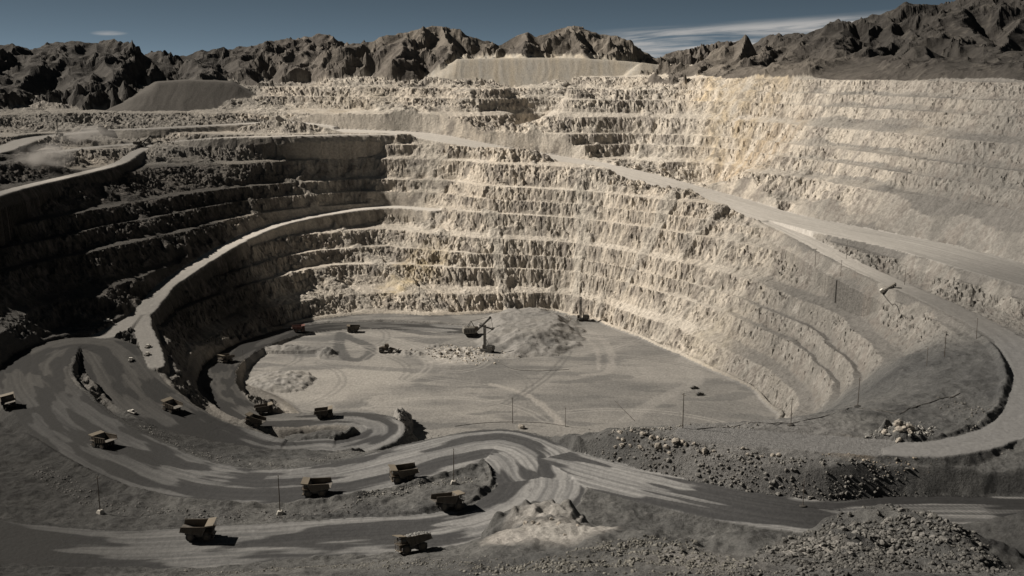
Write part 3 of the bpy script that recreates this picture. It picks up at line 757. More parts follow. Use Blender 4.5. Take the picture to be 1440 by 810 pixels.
# ------------------------------------------------------------------ haul truck
TY = [(0, .75), (.02, 1.25), (.12, 1.42), (.5, 1.46), (.88, 1.42), (.98, 1.25), (1, .75)]
RIM = [(0, .2), (.02, .78), (.3, .72), (.7, .72), (.98, .78), (1, .2)]
def make_truck(paint_mat, bed_mat):
    t = empty('haul_truck')
    MB().box(-4.3, 4.3, -.95, -.45, 1.35, 2.05).box(-4.3, 4.3, .45, .95, 1.35, 2.05).box(-2.6, -1.8, -1.2, 1.2, 1.1, 1.8).box(2.5, 3.3, -1.9, 1.9, 1.2, 1.7).box(-1, 1.8, -1.9, -1.0, 1.1, 2.1).box(-1, 1.8, 1.0, 1.9, 1.1, 2.1).build('chassis', PT_DARK, t, bevel=.05)
    gr = MB().box(3.3, 4.7, -1.5, 1.5, 1.3, 3.0).build('radiator_housing', paint_mat, t, bevel=.08)
    g2 = MB()
    for k in range(7): g2.box(4.71, 4.78, -1.2, 1.2, 1.5 + k * .2, 1.6 + k * .2)
    g2.build('grille', PT_DARK, gr)
    MB().box(4.2, 5.0, -2.9, 2.9, .95, 1.3).build('bumper', paint_mat, t, bevel=.06)
    MB().box(1.5, 4.9, -3.1, 3.1, 3.02, 3.2).build('deck', paint_mat, t, bevel=.03)
    cab = MB().prism([(2.3, 3.2), (4.2, 3.2), (4.4, 3.9), (4.2, 4.8), (2.3, 4.8)], .5, 2.5).build('cab', paint_mat, t, bevel=.06)
    MB().add([(4.43, .65, 3.95), (4.43, 2.35, 3.95), (4.26, 2.35, 4.65), (4.26, .65, 4.65)], [(0, 1, 2, 3)]).build('windscreen', PT_GLASS, cab)
    MB().box(2.6, 4.0, 2.5, 2.53, 3.9, 4.6).build('side_window', PT_GLASS, cab)
    rl_ = MB()
    for x, y in ((4.8, -3.0), (4.8, -1.2), (4.8, .3), (4.8, 3.0), (3.2, -3.0), (1.8, -3.0)): rl_.bar((x, y, 3.2), (x, y, 4.2), .07)
    rl_.bar((4.8, -3.0, 4.2), (4.8, 3.0, 4.2), .07).bar((4.8, -3.0, 4.2), (1.8, -3.0, 4.2), .07).bar((4.8, -3.0, 3.7), (4.8, 3.0, 3.7), .05)
    rl_.build('handrail', paint_mat, t)
    ld = MB().bar((5.02, -2.5, .7), (4.85, -2.5, 3.2), .08).bar((5.02, -2.0, .7), (4.85, -2.0, 3.2), .08)
    for k in range(7): ld.bar((5.0 - k * .02, -2.5, .8 + k * .35), (5.0 - k * .02, -2.0, .8 + k * .35), .06)
    ld.build('ladder', paint_mat, t)
    for y in (-2.3, -1.9, 1.9, 2.3): MB().wheel(0, 0, 0, .1, [(0, .16), (1, .16)], 10).build('headlight', PT_LAMP, t).matrix_local = Matrix.Translation((5.02, y, 1.13)) @ Matrix.Rotation(math.pi / 2, 4, 'Z')
    MB().wheel(0, 0, 0, 1, [(0, .32), (1, .32)], 12).build('air_cleaner', PT_DARK, t).matrix_local = Matrix.Translation((4.3, -1.0, 3.9)) @ Matrix.Rotation(math.pi / 2, 4, 'X')
    for (x, y0, y1) in ((2.9, 1.95, 2.95), (2.9, -2.95, -1.95), (-2.2, 2.05, 2.98), (-2.2, 1.05, 1.98), (-2.2, -1.98, -1.05), (-2.2, -2.98, -2.05)):
        w = MB().wheel(x, 1.46, y0, y1, TY).build('wheel', PT_TYRE, t)
        MB().wheel(x, 1.46, y0 - .02, y1 + .02, RIM, 14).build('rim', paint_mat, w)
    # dump body: floor falls to the front, sides, front wall, canopy over the cab
    side = [(-5.3, 3.35), (1.55, 2.35), (2.75, 5.15), (2.4, 5.2), (-5.1, 4.75)]
    b = MB().prism([(-5.6, 3.25), (1.5, 2.2), (1.55, 2.38), (-5.6, 3.45)], -3.05, 3.05)
    b.prism([(1.5, 2.2), (1.7, 2.2), (2.95, 5.2), (2.72, 5.2)], -3.05, 3.05)
    bo = b.build('dump_body', bed_mat, t)
    for y in (-3.2, 3.05):
        sw = MB().prism(side, y, y + .15).build('side_wall', paint_mat, t)
        for x in (-4.2, -2.8, -1.4, 0, 1.2):
            yy = y - .16 if y < 0 else y + .15
            zb = 3.35 - (x + 5.3) * .146 - .02; MB().box(x - .12, x + .12, yy, yy + .16, zb, 4.78 + .06 * (x + 5.1)).build('rib', paint_mat, sw)
    MB().box(-5.1, 2.5, -3.32, -2.98, 4.9, 5.1).build('top_rail', paint_mat, t).rotation_euler = (0, 0, 0)
    MB().box(-5.1, 2.5, 2.98, 3.32, 4.9, 5.1).build('top_rail', paint_mat, t)
    MB().prism([(2.5, 5.15), (5.1, 5.62), (5.1, 5.78), (2.5, 5.36)], -3.25, 3.25).prism([(3.2, 5.0), (5.1, 5.4), (5.1, 5.62), (2.6, 5.18)], -3.25, -3.1).prism([(3.2, 5.0), (5.1, 5.4), (5.1, 5.62), (2.6, 5.18)], 3.1, 3.25).build('canopy', PT_TOP if paint_mat is PT_TAN else paint_mat, t)
    MB().bar((-1.2, -.7, 1.9), (-.6, -.7, 2.9), .3).build('hoist_cylinder', PT_GREY, t)
    MB().bar((-1.2, .7, 1.9), (-.6, .7, 2.9), .3).build('hoist_cylinder', PT_GREY, t)
    return t
trk = make_truck(PT_TAN, PT_BED); trk_r = make_truck(PT_RED, PT_BED)
G_T = 'haul trucks on the mine roads'
TRUCKS = [  # px, py, yaw, label, red
 (582,776,205,'haul truck heaped with grey rock, nearest to the camera on the foreground road',0),
 (630,715,22,'haul truck driving up to the hairpin, just below the short rock island',0),
 (568,675,196,'empty haul truck just above the rock island at the hairpin, facing left',0),
 (446,696,182,'haul truck beside the tall pole, at the middle of the upper foreground road',0),
 (280,757,4,'empty haul truck on the dark lower left road, facing right',0),
 (146,629,150,'haul truck on the left bend of the road, next to the earth berm',0),
 (14,572,118,'haul truck cut by the left edge of the picture',0),
 (242,578,146,'haul truck on the inner road above the dark pit on the left',0),
 (357,595,170,'pale-edged haul truck at the loop below the pit floor, lower of two together',0),
 (372,582,20,'dark haul truck at the loop below the pit floor, upper of two together',0),
 (456,588,8,'haul truck alone on the oval loop under the pit floor',0),
 (420,467,15,'red haul truck at the foot of the shaded scarp, far left of the floor',1),
 (497,467,184,'haul truck on the dark wet track at the back of the floor',0),
 (318,509,230,'haul truck in the shadow of the black scarp at the left bend',0),
 (145,184,5,'tiny haul truck on the upper rim road at the far left',0),
]
for i, (px, py, yaw, lab, red) in enumerate(TRUCKS):
    src = trk_r if red else trk
    o = src if (i == 0 or red) else copy_tree(src)
    tag(o, lab, 'truck', G_T); place(o, px, py, yaw, scale=1.05)
    if i == 0: truck0 = o
# heap of rock in the nearest truck's bed
def rock_verts(rng, n=1):
    ico = bmesh.new(); bmesh.ops.create_icosphere(ico, subdivisions=n, radius=1.0)
    v = np.array([x.co[:] for x in ico.verts]); f = np.array([[q.index for q in p.verts] for p in ico.faces]); ico.free()
    v *= (1 + rng.uniform(-.28, .28, (len(v), 1)))
    v *= np.array([1, rng.uniform(.65, 1), rng.uniform(.5, .85)])
    for _ in range(3):        # chop flat facets
        d = rng.normal(size=3); d /= np.linalg.norm(d); k = v @ d; c = rng.uniform(.55, .8); v -= np.maximum(k - c, 0)[:, None] * d
    return v, f
rng = np.random.RandomState(3)
RT = [rock_verts(rng, 1) for _ in range(10)]
RT2 = [rock_verts(rng, 2) for _ in range(8)]
M_STONE = ground_material("broken_stone", 1.5, .12, speck=.3)
def rock_field(name, xs, ys, sizes, cols, sink=.25, zs=None):
    n = len(xs); zs = groundv(xs, ys) if zs is None else zs
    V, Fc, C = [], [], []; off = 0
    for k, (tv, tf) in enumerate(RT):
        idx = np.arange(k, n, len(RT)); m = len(idx)
        if not m: continue
        a = rng.uniform(0, 2 * np.pi, m); b = rng.uniform(-.6, .6, m); ca, sa, cb, sb = np.cos(a), np.sin(a), np.cos(b), np.sin(b)
        v = tv[None] * sizes[idx, None, None] * rng.uniform(.8, 1.2, (m, 1, 3))
        x, y, z = v[..., 0], v[..., 1], v[..., 2]
        y, z = y * cb[:, None] - z * sb[:, None], y * sb[:, None] + z * cb[:, None]
        x, y = x * ca[:, None] - y * sa[:, None], x * sa[:, None] + y * ca[:, None]
        w = np.stack([x + xs[idx, None], y + ys[idx, None], z + (zs[idx] + sizes[idx] * (.5 - sink))[:, None]], -1)
        V.append(w.reshape(-1, 3)); Fc.append((tf[None] + (np.arange(m) * len(tv))[:, None, None] + off).reshape(-1, 3)); off += m * len(tv)
        C.append(np.repeat(cols[idx], len(tv), axis=0))
    return add_mesh_np(name, np.vstack(V), np.vstack(Fc), M_STONE, np.vstack(C), False)
n_ = 260
lx, ly_ = rng.uniform(-4.6, 1.9, n_), rng.uniform(-2.8, 2.8, n_)
lz = 4.6 + .7 * (1 - (lx / 5 + .25)**2 - (ly_ / 3.2)**2)
Mw = truck0.matrix_world.copy()
pw = np.array([(Mw @ Vector(q))[:] for q in zip(lx, ly_, lz)])
ld_ = rock_field('rock_load', pw[:, 0], pw[:, 1], rng.uniform(.28, .62, n_), np.repeat([[.24, .24, .235]], n_, 0) * rng.uniform(.75, 1.25, (n_, 1)), zs=pw[:, 2] - .2)
hb_ = MB(); prof = []
for i in range(9):
    for j in range(7):
        x, y = -5.0 + i * .87, -3.0 + j * 1.0
        prof.append((x, y, 4.35 + .9 * max(0, 1 - (x / 5 + .25)**2 - (y / 3.3)**2)))
hb_.add(prof, [(i*7+j, (i+1)*7+j, (i+1)*7+j+1, i*7+j+1) for i in range(8) for j in range(6)])
hbm = hb_.build('heap_core', PT_GREY, None); hbm.matrix_world = Mw
ld_.name = 'rock_load'; hbm.parent = ld_; hbm.matrix_parent_inverse = ld_.matrix_world.inverted(); hbm.name = 'heap_core'
tag(ld_, 'heap of grey broken rock in the bed of the nearest haul truck', 'rock load')

# ------------------------------------------------------------------ rope shovel
def make_shovel():
    t = empty('rope_shovel')
    for y in (-3.4, 2.0):
        MB().prism([(-4.2, .0), (3.8, .0), (4.6, .9), (4.0, 1.7), (-4.2, 1.7), (-4.8, .8)], y, y + 1.4).build('crawler_track', PT_TYRE, t, bevel=.08)
    MB().box(-3, 3, -2.0, 2.0, .8, 1.9).build('undercarriage', PT_DARK, t)
    MB().wheel(0, 0, -.35, .35, [(0, 2.6), (1, 2.6)], 24).build('turntable', PT_DARK, t).matrix_local = Matrix.Translation((0, 0, 2.1)) @ Matrix.Rotation(math.pi / 2, 4, 'X')
    h = MB().prism([(-6.5, 2.4), (2.6, 2.4), (2.6, 6.2), (-5.6, 6.6), (-6.5, 6.0)], -3.6, 3.6).build('machinery_house', PT_GREY, t, bevel=.12)
    for k in range(4): MB().box(-5.6 + k * 1.9, -4.4 + k * 1.9, -3.66, -3.6, 3.2, 5.3).build('louvre_panel', PT_DARK, h)
    cb = MB().box(1.2, 3.6, -3.9, -1.9, 4.6, 7.2).build('operator_cab', PT_TAN, t, bevel=.08)
    MB().box(3.6, 3.64, -3.7, -2.1, 5.5, 6.8).build('cab_window', PT_GLASS, cb)
    MB().bar((-3.2, -1.6, 6.4), (-.6, -1.0, 10.5), .35).bar((-3.2, 1.6, 6.4), (-.6, 1.0, 10.5), .35).bar((1.6, -1.5, 6.2), (-.6, -1.0, 10.5), .35).bar((1.6, 1.5, 6.2), (-.6, 1.0, 10.5), .35).bar((-.6, -1.2, 10.5), (-.6, 1.2, 10.5), .4).build('gantry', PT_DARK, t)
    MB().bar((2.4, -.9, 3.0), (12.6, -.55, 12.2), .5, 1.0).bar((2.4, .9, 3.0), (12.6, .55, 12.2), .5, 1.0).bar((6, -.8, 6.25), (6, .8, 6.25), .6).bar((10, -.7, 9.85), (10, .7, 9.85), .5).build('boom', PT_DARK, t)
    MB().wheel(12.8, 12.4, -.5, .5, [(0, .9), (.3, .9), (.5, .75), (.7, .9), (1, .9)], 18).build('boom_sheave', PT_DARK, t)
    MB().bar((5.0, -1.15, 7.4), (14.2, -1.15, 4.2), .35, .6).bar((5.0, 1.15, 7.4), (14.2, 1.15, 4.2), .35, .6).bar((7.2, -1.15, 6.7), (7.2, 1.15, 6.7), .5).build('dipper_handle', PT_DARK, t)
    d = MB().prism([(13.4, 2.6), (15.6, 2.3), (16.2, 4.6), (15.9, 5.0), (13.6, 5.0)], -1.5, 1.5).build('dipper', PT_DARK, t, bevel=.1)
    for y in (-1.2, -.4, .4, 1.2): MB().prism([(15.8, 4.7), (16.2, 4.6), (16.5, 5.4)], y - .15, y + .15).build('tooth', PT_GREY, d)
    c = MB()
    for y in (-.35, .35): c.bar((-.6, y, 10.5), (12.6, y, 13.1), .12).bar((13.5, y, 12.9), (14.6, y, 5.0), .12)
    c.build('hoist_rope', PT_CABLE, t)
    return t
sh = make_shovel()
tag(sh, 'electric rope shovel with raised boom beside the ore heap on the pit floor', 'shovel', 'rope shovels'); place(sh, 664, 472, 12, half=5, halfw=3, scale=1.2, level=True)
sh2 = copy_tree(sh)
tag(sh2, 'rope shovel working on the upper left rim bench', 'shovel', 'rope shovels'); place(sh2, 196, 203, 8, half=5, halfw=3, scale=.92, level=True)

# ------------------------------------------------------------------ blast-hole drill
def make_drill():
    t = empty('drill_rig')
    for y in (-2.4, 1.5):
        MB().prism([(-3.4, 0), (3.4, 0), (4.0, .6), (3.4, 1.3), (-3.4, 1.3), (-4.0, .6)], y, y + .9).build('crawler_track', PT_TYRE, t, bevel=.06)
    MB().box(-5, 4.2, -2.2, 2.2, 1.3, 1.9).build('deck_frame', PT_DARK, t)
    h = MB().prism([(-.2, 1.9), (4.8, 1.9), (4.8, 4.3), (4.2, 4.8), (-.2, 4.8)], -2.0, 2.0).build('engine_house', PT_DARK, t, bevel=.08)
    for k in range(3): MB().box(.4 + k * 1.4, 1.4 + k * 1.4, -2.06, -2.0, 2.4, 4.0).build('door_panel', PT_GREY, h)
    cb = MB().box(-4.6, -2.9, .3, 2.2, 1.9, 4.4).build('operator_cab', PT_TAN, t, bevel=.06)
    MB().box(-4.64, -4.6, .5, 2.0, 2.9, 4.1).build('cab_window', PT_GLASS, cb)
    m = MB()
    for x, y in ((-2.9, -1.0), (-2.9, .2), (-1.5, -1.0), (-1.5, .2)): m.bar((x, y, 1.2), (x, y, 19.0), .26)
    for k in range(13):
        z = 2.0 + k * 1.3
        for (a, b_) in (((-2.9, -1.0), (-1.5, -1.0)), ((-1.5, -1.0), (-1.5, .2)), ((-1.5, .2), (-2.9, .2)), ((-2.9, .2), (-2.9, -1.0))):
            m.bar((*a, z), (*b_, z + 1.3), .16).bar((*a, z), (*b_, z), .14)
    mo = m.build('mast', PT_DARK, t)
    MB().box(-3.1, -1.3, -1.2, .4, 18.9, 19.6).build('crown_block', PT_DARK, mo)
    MB().bar((-2.2, -.4, .1), (-2.2, -.4, 17.0), .4).build('drill_pipe', PT_GREY, mo)
    MB().bar((.6, -1.5, 4.6), (-1.6, -1.0, 9.5), .25).bar((.6, .9, 4.6), (-1.6, .2, 9.5), .25).build('mast_brace', PT_DARK, t)
    for x, y in ((-4.6, -1.9), (-4.6, 1.9), (3.9, -1.9), (3.9, 1.9)): MB().bar((x, y, .15), (x, y, 1.8), .35).box(x - .5, x + .5, y - .5, y + .5, 0, .2).build('levelling_jack', PT_DARK, t)
    return t
dr = make_drill()
G_D = 'blast-hole drills'
tag(dr, 'tall drill rig with lattice mast standing in front of the ore heap', 'drill rig', G_D); place(dr, 686, 495, -25, half=4, halfw=2, scale=1.1, level=True)
for px, py, yaw, sc, lab in ((820, 451, 5, 1.1, 'tall drill rig with upright mast alone at the right back of the floor'), (84, 190, 20, .8, 'small dark drill rig on the far left rim beside the upper road')):
    d2 = copy_tree(dr); tag(d2, lab, 'drill rig', G_D); place(d2, px, py, yaw, half=4, halfw=2, scale=sc, level=True)

# ------------------------------------------------------------------ wheel loader
def make_loader():
    t = empty('wheel_loader')
    MB().prism([(-5.2, 1.6), (-.6, 1.4), (-.6, 3.6), (-3.5, 3.9), (-5.2, 3.4)], -1.4, 1.4).build('engine_hood', PT_TAN, t, bevel=.1)
    MB().box(-.6, 3.2, -1.1, 1.1, 1.2, 2.6).build('front_frame', PT_DARK, t, bevel=.08)
    cb = MB().prism([(-1.6, 3.6), (.6, 3.0), (.9, 4.2), (.4, 5.6), (-1.6, 5.6)], -1.1, 1.1).build('cab', PT_TAN, t, bevel=.06)
    MB().add([(.93, -.9, 4.25), (.93, .9, 4.25), (.46, .9, 5.4), (.46, -.9, 5.4)], [(0, 1, 2, 3)]).build('windscreen', PT_GLASS, cb)
    for x in (-3.6, 2.0):
        for y in (-2.6, 1.5):
            w = MB().wheel(x, 1.35, y, y + 1.1, [(a, r * .93) for a, r in TY]).build('wheel', PT_TYRE, t); MB().wheel(x, 1.35, y - .02, y + 1.12, [(a, r * .93) for a, r in RIM], 14).build('rim', PT_TAN, w)
    for y in (-1.2, .9): MB().bar((1.2, y + .15, 3.2), (4.6, y + .15, 2.4), .3, .6).bar((4.6, y + .15, 2.4), (6.6, y + .15, 1.2), .3, .5).build('lift_arm', PT_TAN, t)
    bk = MB().prism([(6.2, .3), (8.6, .2), (8.7, .4), (6.9, .7), (6.7, 1.9), (7.4, 2.4), (7.2, 2.5), (6.3, 2.1)], -2.6, 2.6).build('bucket', PT_DARK, t)
    for k in range(6): MB().prism([(8.5, .2), (9.1, .22), (8.6, .4)], -2.5 + k * .96, -2.3 + k * .96).build('tooth', PT_GREY, bk)
    MB().wheel(-2.6, 0, 0, 1, [(0, .12), (1, .12)], 8).build('exhaust', PT_DARK, t).matrix_local = Matrix.Translation((0, -.6, 4.6)) @ Matrix.Rotation(math.pi / 2, 4, 'X')
    return t
lo_ = make_loader(); tag(lo_, 'wheel loader with lowered bucket left of the pale rubble on the floor', 'loader'); place(lo_, 545, 496, -8, half=3, halfw=2, scale=1.25)

# ------------------------------------------------------------------ light vehicles
def make_pickup(PT_WHITE):
    t = empty('pickup_truck')
    MB().prism([(-2.6, .5), (2.6, .5), (2.65, 1.0), (1.3, 1.15), (-2.6, 1.15)], -.95, .95).build('body', PT_WHITE, t, bevel=.06)
    c = MB().prism([(-.7, 1.15), (1.3, 1.15), (.7, 1.85), (-.6, 1.85)], -.88, .88).build('cab', PT_WHITE, t, bevel=.06)
    MB().prism([(.78, 1.83), (1.36, 1.18), (1.33, 1.16), (.74, 1.82)], -.75, .75).build('windscreen', PT_GLASS, c)
    MB().box(-2.45, -.9, -.78, .78, 1.15, 1.17).build('cargo_bed', PT_DARK, t)
    for x in (-1.65, 1.65):
        for y in (-.98, .72): MB().wheel(x, .42, y, y + .26, [(0, .3), (.05, .4), (.5, .42), (.95, .4), (1, .3)], 14).build('wheel', PT_TYRE, t)
    return t
pk = make_pickup(PT_WHITE); pkd = make_pickup(PT_DARK); G_P = 'pickups about the mine'
PK = [(208,489,80,'white pickup on the spur left of the black scarps, upper of two'),(207,500,85,'white pickup on the spur left of the black scarps, lower of two'),(152,453,20,'white pickup parked beside the road junction at the far left'),
      (184,508,100,'white pickup tucked against the bank beside the inner left road'),(186,582,150,'pickup at the outer edge of the inner left road'),(976,547,20,'small dark pickup on the right of the pit floor, farther of two'),(984,556,200,'small dark pickup on the right of the pit floor, nearer of two'),(283,181 if False else 449,30,None)]
first = True
for px, py, yaw, lab in PK:
    if lab is None: continue
    dark = 'dark' in lab
    o = (pkd if 'farther' in lab else copy_tree(pkd)) if dark else (pk if first else copy_tree(pk)); first = False
    tag(o, lab, 'pickup', G_P); place(o, px, py, yaw, half=2, halfw=.9, scale=1.1)

def make_flatbed():
    t = empty('flatbed_truck')
    MB().box(-6.0, 4.4, -.6, .6, .8, 1.15).build('chassis', PT_DARK, t)
    MB().box(-6.0, 2.2, -1.5, 1.5, 1.2, 1.4).build('flatbed', PT_GREY, t)
    c = MB().prism([(2.5, .8), (4.9, .8), (4.9, 2.0), (4.5, 3.1), (2.5, 3.1)], -1.35, 1.35).build('cab', PT_WHITE, t, bevel=.08)
    MB().add([(4.93, -1.1, 2.05), (4.93, 1.1, 2.05), (4.57, 1.1, 2.95), (4.57, -1.1, 2.95)], [(0, 1, 2, 3)]).build('windscreen', PT_GLASS, c)
    for k in range(4): MB().bar((-5.8, -1.0 + k * .65, 1.7), (2.0, -1.0 + k * .65, 1.7), .55).build('pipe', PT_GREY, t)
    for x in (-5.0, -3.8, 3.6):
        for y in (-1.45, 1.0): MB().wheel(x, .55, y, y + .45, [(0, .38), (.06, .52), (.5, .55), (.94, .52), (1, .38)], 14).build('wheel', PT_TYRE, t)
    return t
fb = make_flatbed(); tag(fb, 'flatbed truck stopped below the narrow road on the right slope', 'truck'); place(fb, 1250, 406, 160, half=4, halfw=1.2)

# ------------------------------------------------------------------ power poles
def make_pole(kind):
    t = empty('power_pole')
    z0 = .8
    if kind == 'block':
        MB().add([(-1.3,-1.3,-.5),(1.3,-1.3,-.5),(1.3,1.3,-.5),(-1.3,1.3,-.5),(-.75,-.75,1.2),(.75,-.75,1.2),(.75,.75,1.2),(-.75,.75,1.2)], [(3,2,1,0),(4,5,6,7),(0,1,5,4),(1,2,6,5),(2,3,7,6),(3,0,4,7)]).build('concrete_base', PT_CONC, t, bevel=.08)
    elif kind == 'tyre':
        MB().wheel(0, 0, -.45, .45, [(0, .8), (.03, 1.35), (.15, 1.6), (.5, 1.7), (.85, 1.6), (.97, 1.35), (1, .8)], 22).build('tyre_base', PT_TYRE, t).matrix_local = Matrix.Translation((0, 0, .42)) @ Matrix.Rotation(math.pi / 2, 4, 'X')
    MB().tube([(0, 0, -.6), (0, 0, 7), (0, 0, 14.2)], [.20, .17, .13], 8).build('pole', PT_WOOD, t)
    ca = MB().bar((0, -.9, 13.4), (0, .9, 13.4), .16).build('crossarm', PT_WOOD, t)
    for y in (-.8, 0, .8): MB().tube([(0, y, 13.45 if y else 14.2), (0, y, 13.8 if y else 14.5)], .08, 6).build('insulator', PT_CONC, ca)
    return t
PROTO = {k: make_pole(k) for k in ('block', 'tyre', 'plain')}
usedp = set()
POLES = [
 (141,722,'block',1.0,'power pole on a pale concrete block at the lower left berm'),
 (394,723,'block',1.06,'power pole on a pale concrete block, left of the truck on the upper road'),
 (638,680,'block',1.0,'power pole standing on the rock island of the hairpin'),
 (721,596,'plain',1.2,'power pole on the berm crest at the top of the hairpin'),
 (795,600,'plain',.9,'short power pole at the start of the rubble bank'),
 (960,602,'plain',1.05,'power pole behind the rubble bank, left of the shelf'),
 (1112,599,'tyre',.85,'power pole in a tyre base at the back of the grey shelf'),
 (1206,573,'tyre',1.0,'power pole at the right tip of the shelf berm'),
 (1129,713,'tyre',.75,'power pole in a big tyre beside the foreground road on the right'),
 (1190,364,'plain',.9,'power pole on the far side of the narrow road, upper right slope'),
 (1146,375,'plain',.95,'power pole left of the narrow road, leftmost of those on the right slope'),
 (1182,388,'plain',.8,'power pole in the gully below the narrow road'),
 (1272,401,'plain',.9,'power pole at the road edge right of the flatbed truck'),
 (1328,503,'plain',.95,'power pole on the dark terrace at the lower right slope'),
 (1373,476,'plain',.8,'rightmost power pole, below the curve of the narrow road'),
 (1303,515,'plain',.7,'power pole on the terrace, left of two near the right curve'),
 (342,505,'plain',.5,'short pole at the left end of the pit floor'),
 (217,462,'plain',.6,'pole on the spur at the left junction'),
]
for px, py, kd, sc, lab in POLES:
    src = PROTO[kd]
    o = src if kd not in usedp else copy_tree(src); usedp.add(kd)
    tag(o, lab, 'pole', 'power poles along the roads')
    c = hit(px, py); o.location = (c[0], c[1], ground(c[0], c[1])); o.scale = (sc, sc, sc); o.rotation_euler = (math.radians(random.Random(px).uniform(-1.2, 1.2)), math.radians(random.Random(px + 1).uniform(-1.2, 1.2)), random.Random(px + 2).uniform(0, 3))

# ------------------------------------------------------------------ trailing cables lying on the ground
def cable(pts, lab, r=.16):
    q = spline([hit(*p) for p in pts], 4.0)
    z = groundv(q[:, 0], q[:, 1])
    o = MB().tube([(a, b, c + r * .8) for a, b, c in zip(q[:, 0], q[:, 1], z)], r, 6).build('power_cable', PT_CABLE)
    tag(o, lab, 'cable', 'trailing power cables')
cable([(640,600),(680,595),(720,594),(760,595),(800,600)], 'black power cable along the berm above the hairpin')
cable([(980,604),(1040,599),(1100,595),(1160,586),(1205,573)], 'black power cable along the back edge of the grey shelf')
cable([(1210,574),(1240,578),(1265,584)], 'short black cable running right from the shelf tip')
cable([(1265,584),(1290,572),(1320,562),(1350,553)], 'black power cable slanting up the lower right terrace', .2)
cable([(690,502),(705,512),(725,520),(760,522),(800,520)], 'black power cable trailing over the floor below the drill')
cable([(865,565),(878,578),(892,592)], 'black cable straight across the right of the floor', .2)
cable([(1240,412),(1262,432),(1280,452)], 'dark pipe down the slope under the flatbed truck', .3)

# ------------------------------------------------------------------ dust hanging over the upper left rim
def dust(px, py, size, dens, up):
    m = bpy.data.materials.new('dust_in_air'); m.use_nodes = True; n, l = m.node_tree.nodes, m.node_tree.links
    n.remove(n['Principled BSDF']); v = n.new('ShaderNodeVolumePrincipled'); v.inputs['Color'].default_value = (.78, .75, .72, 1)
    tc = n.new('ShaderNodeTexCoord'); nz = n.new('ShaderNodeTexNoise'); nz.inputs['Scale'].default_value = 1.6; nz.inputs['Detail'].default_value = 4; l.new(tc.outputs['Object'], nz.inputs['Vector'])
    ln = n.new('ShaderNodeVectorMath'); ln.operation = 'LENGTH'; l.new(tc.outputs['Object'], ln.inputs[0])
    a = n.new('ShaderNodeMapRange'); a.inputs[1].default_value = .25; a.inputs[2].default_value = 1.0; a.inputs[3].default_value = 1; a.inputs[4].default_value = 0; l.new(ln.outputs['Value'], a.inputs[0])
    b = n.new('ShaderNodeMapRange'); b.inputs[1].default_value = .42; b.inputs[2].default_value = .7; l.new(nz.outputs['Fac'], b.inputs[0])
    k = n.new('ShaderNodeMath'); k.operation = 'MULTIPLY'; l.new(a.outputs[0], k.inputs[0]); l.new(b.outputs[0], k.inputs[1])
    k2 = n.new('ShaderNodeMath'); k2.operation = 'MULTIPLY'; l.new(k.outputs[0], k2.inputs[0]); k2.inputs[1].default_value = dens; l.new(k2.outputs[0], v.inputs['Density'])
    l.new(v.outputs[0], n['Material Output'].inputs['Volume'])
    bm = bmesh.new(); bmesh.ops.create_icosphere(bm, subdivisions=3, radius=1.0); me = bpy.data.meshes.new('dust_cloud'); bm.to_mesh(me); bm.free(); me.materials.append(m)
    o = bpy.data.objects.new('dust_cloud', me); scene.collection.objects.link(o); c = hit(px, py); o.location = (c[0], c[1], c[2] + up); o.scale = size; o['kind'] = 'stuff'
dust(62, 232, (28, 40, 16), .10, 7)
dust(120, 200, (40, 40, 14), .07, 7)

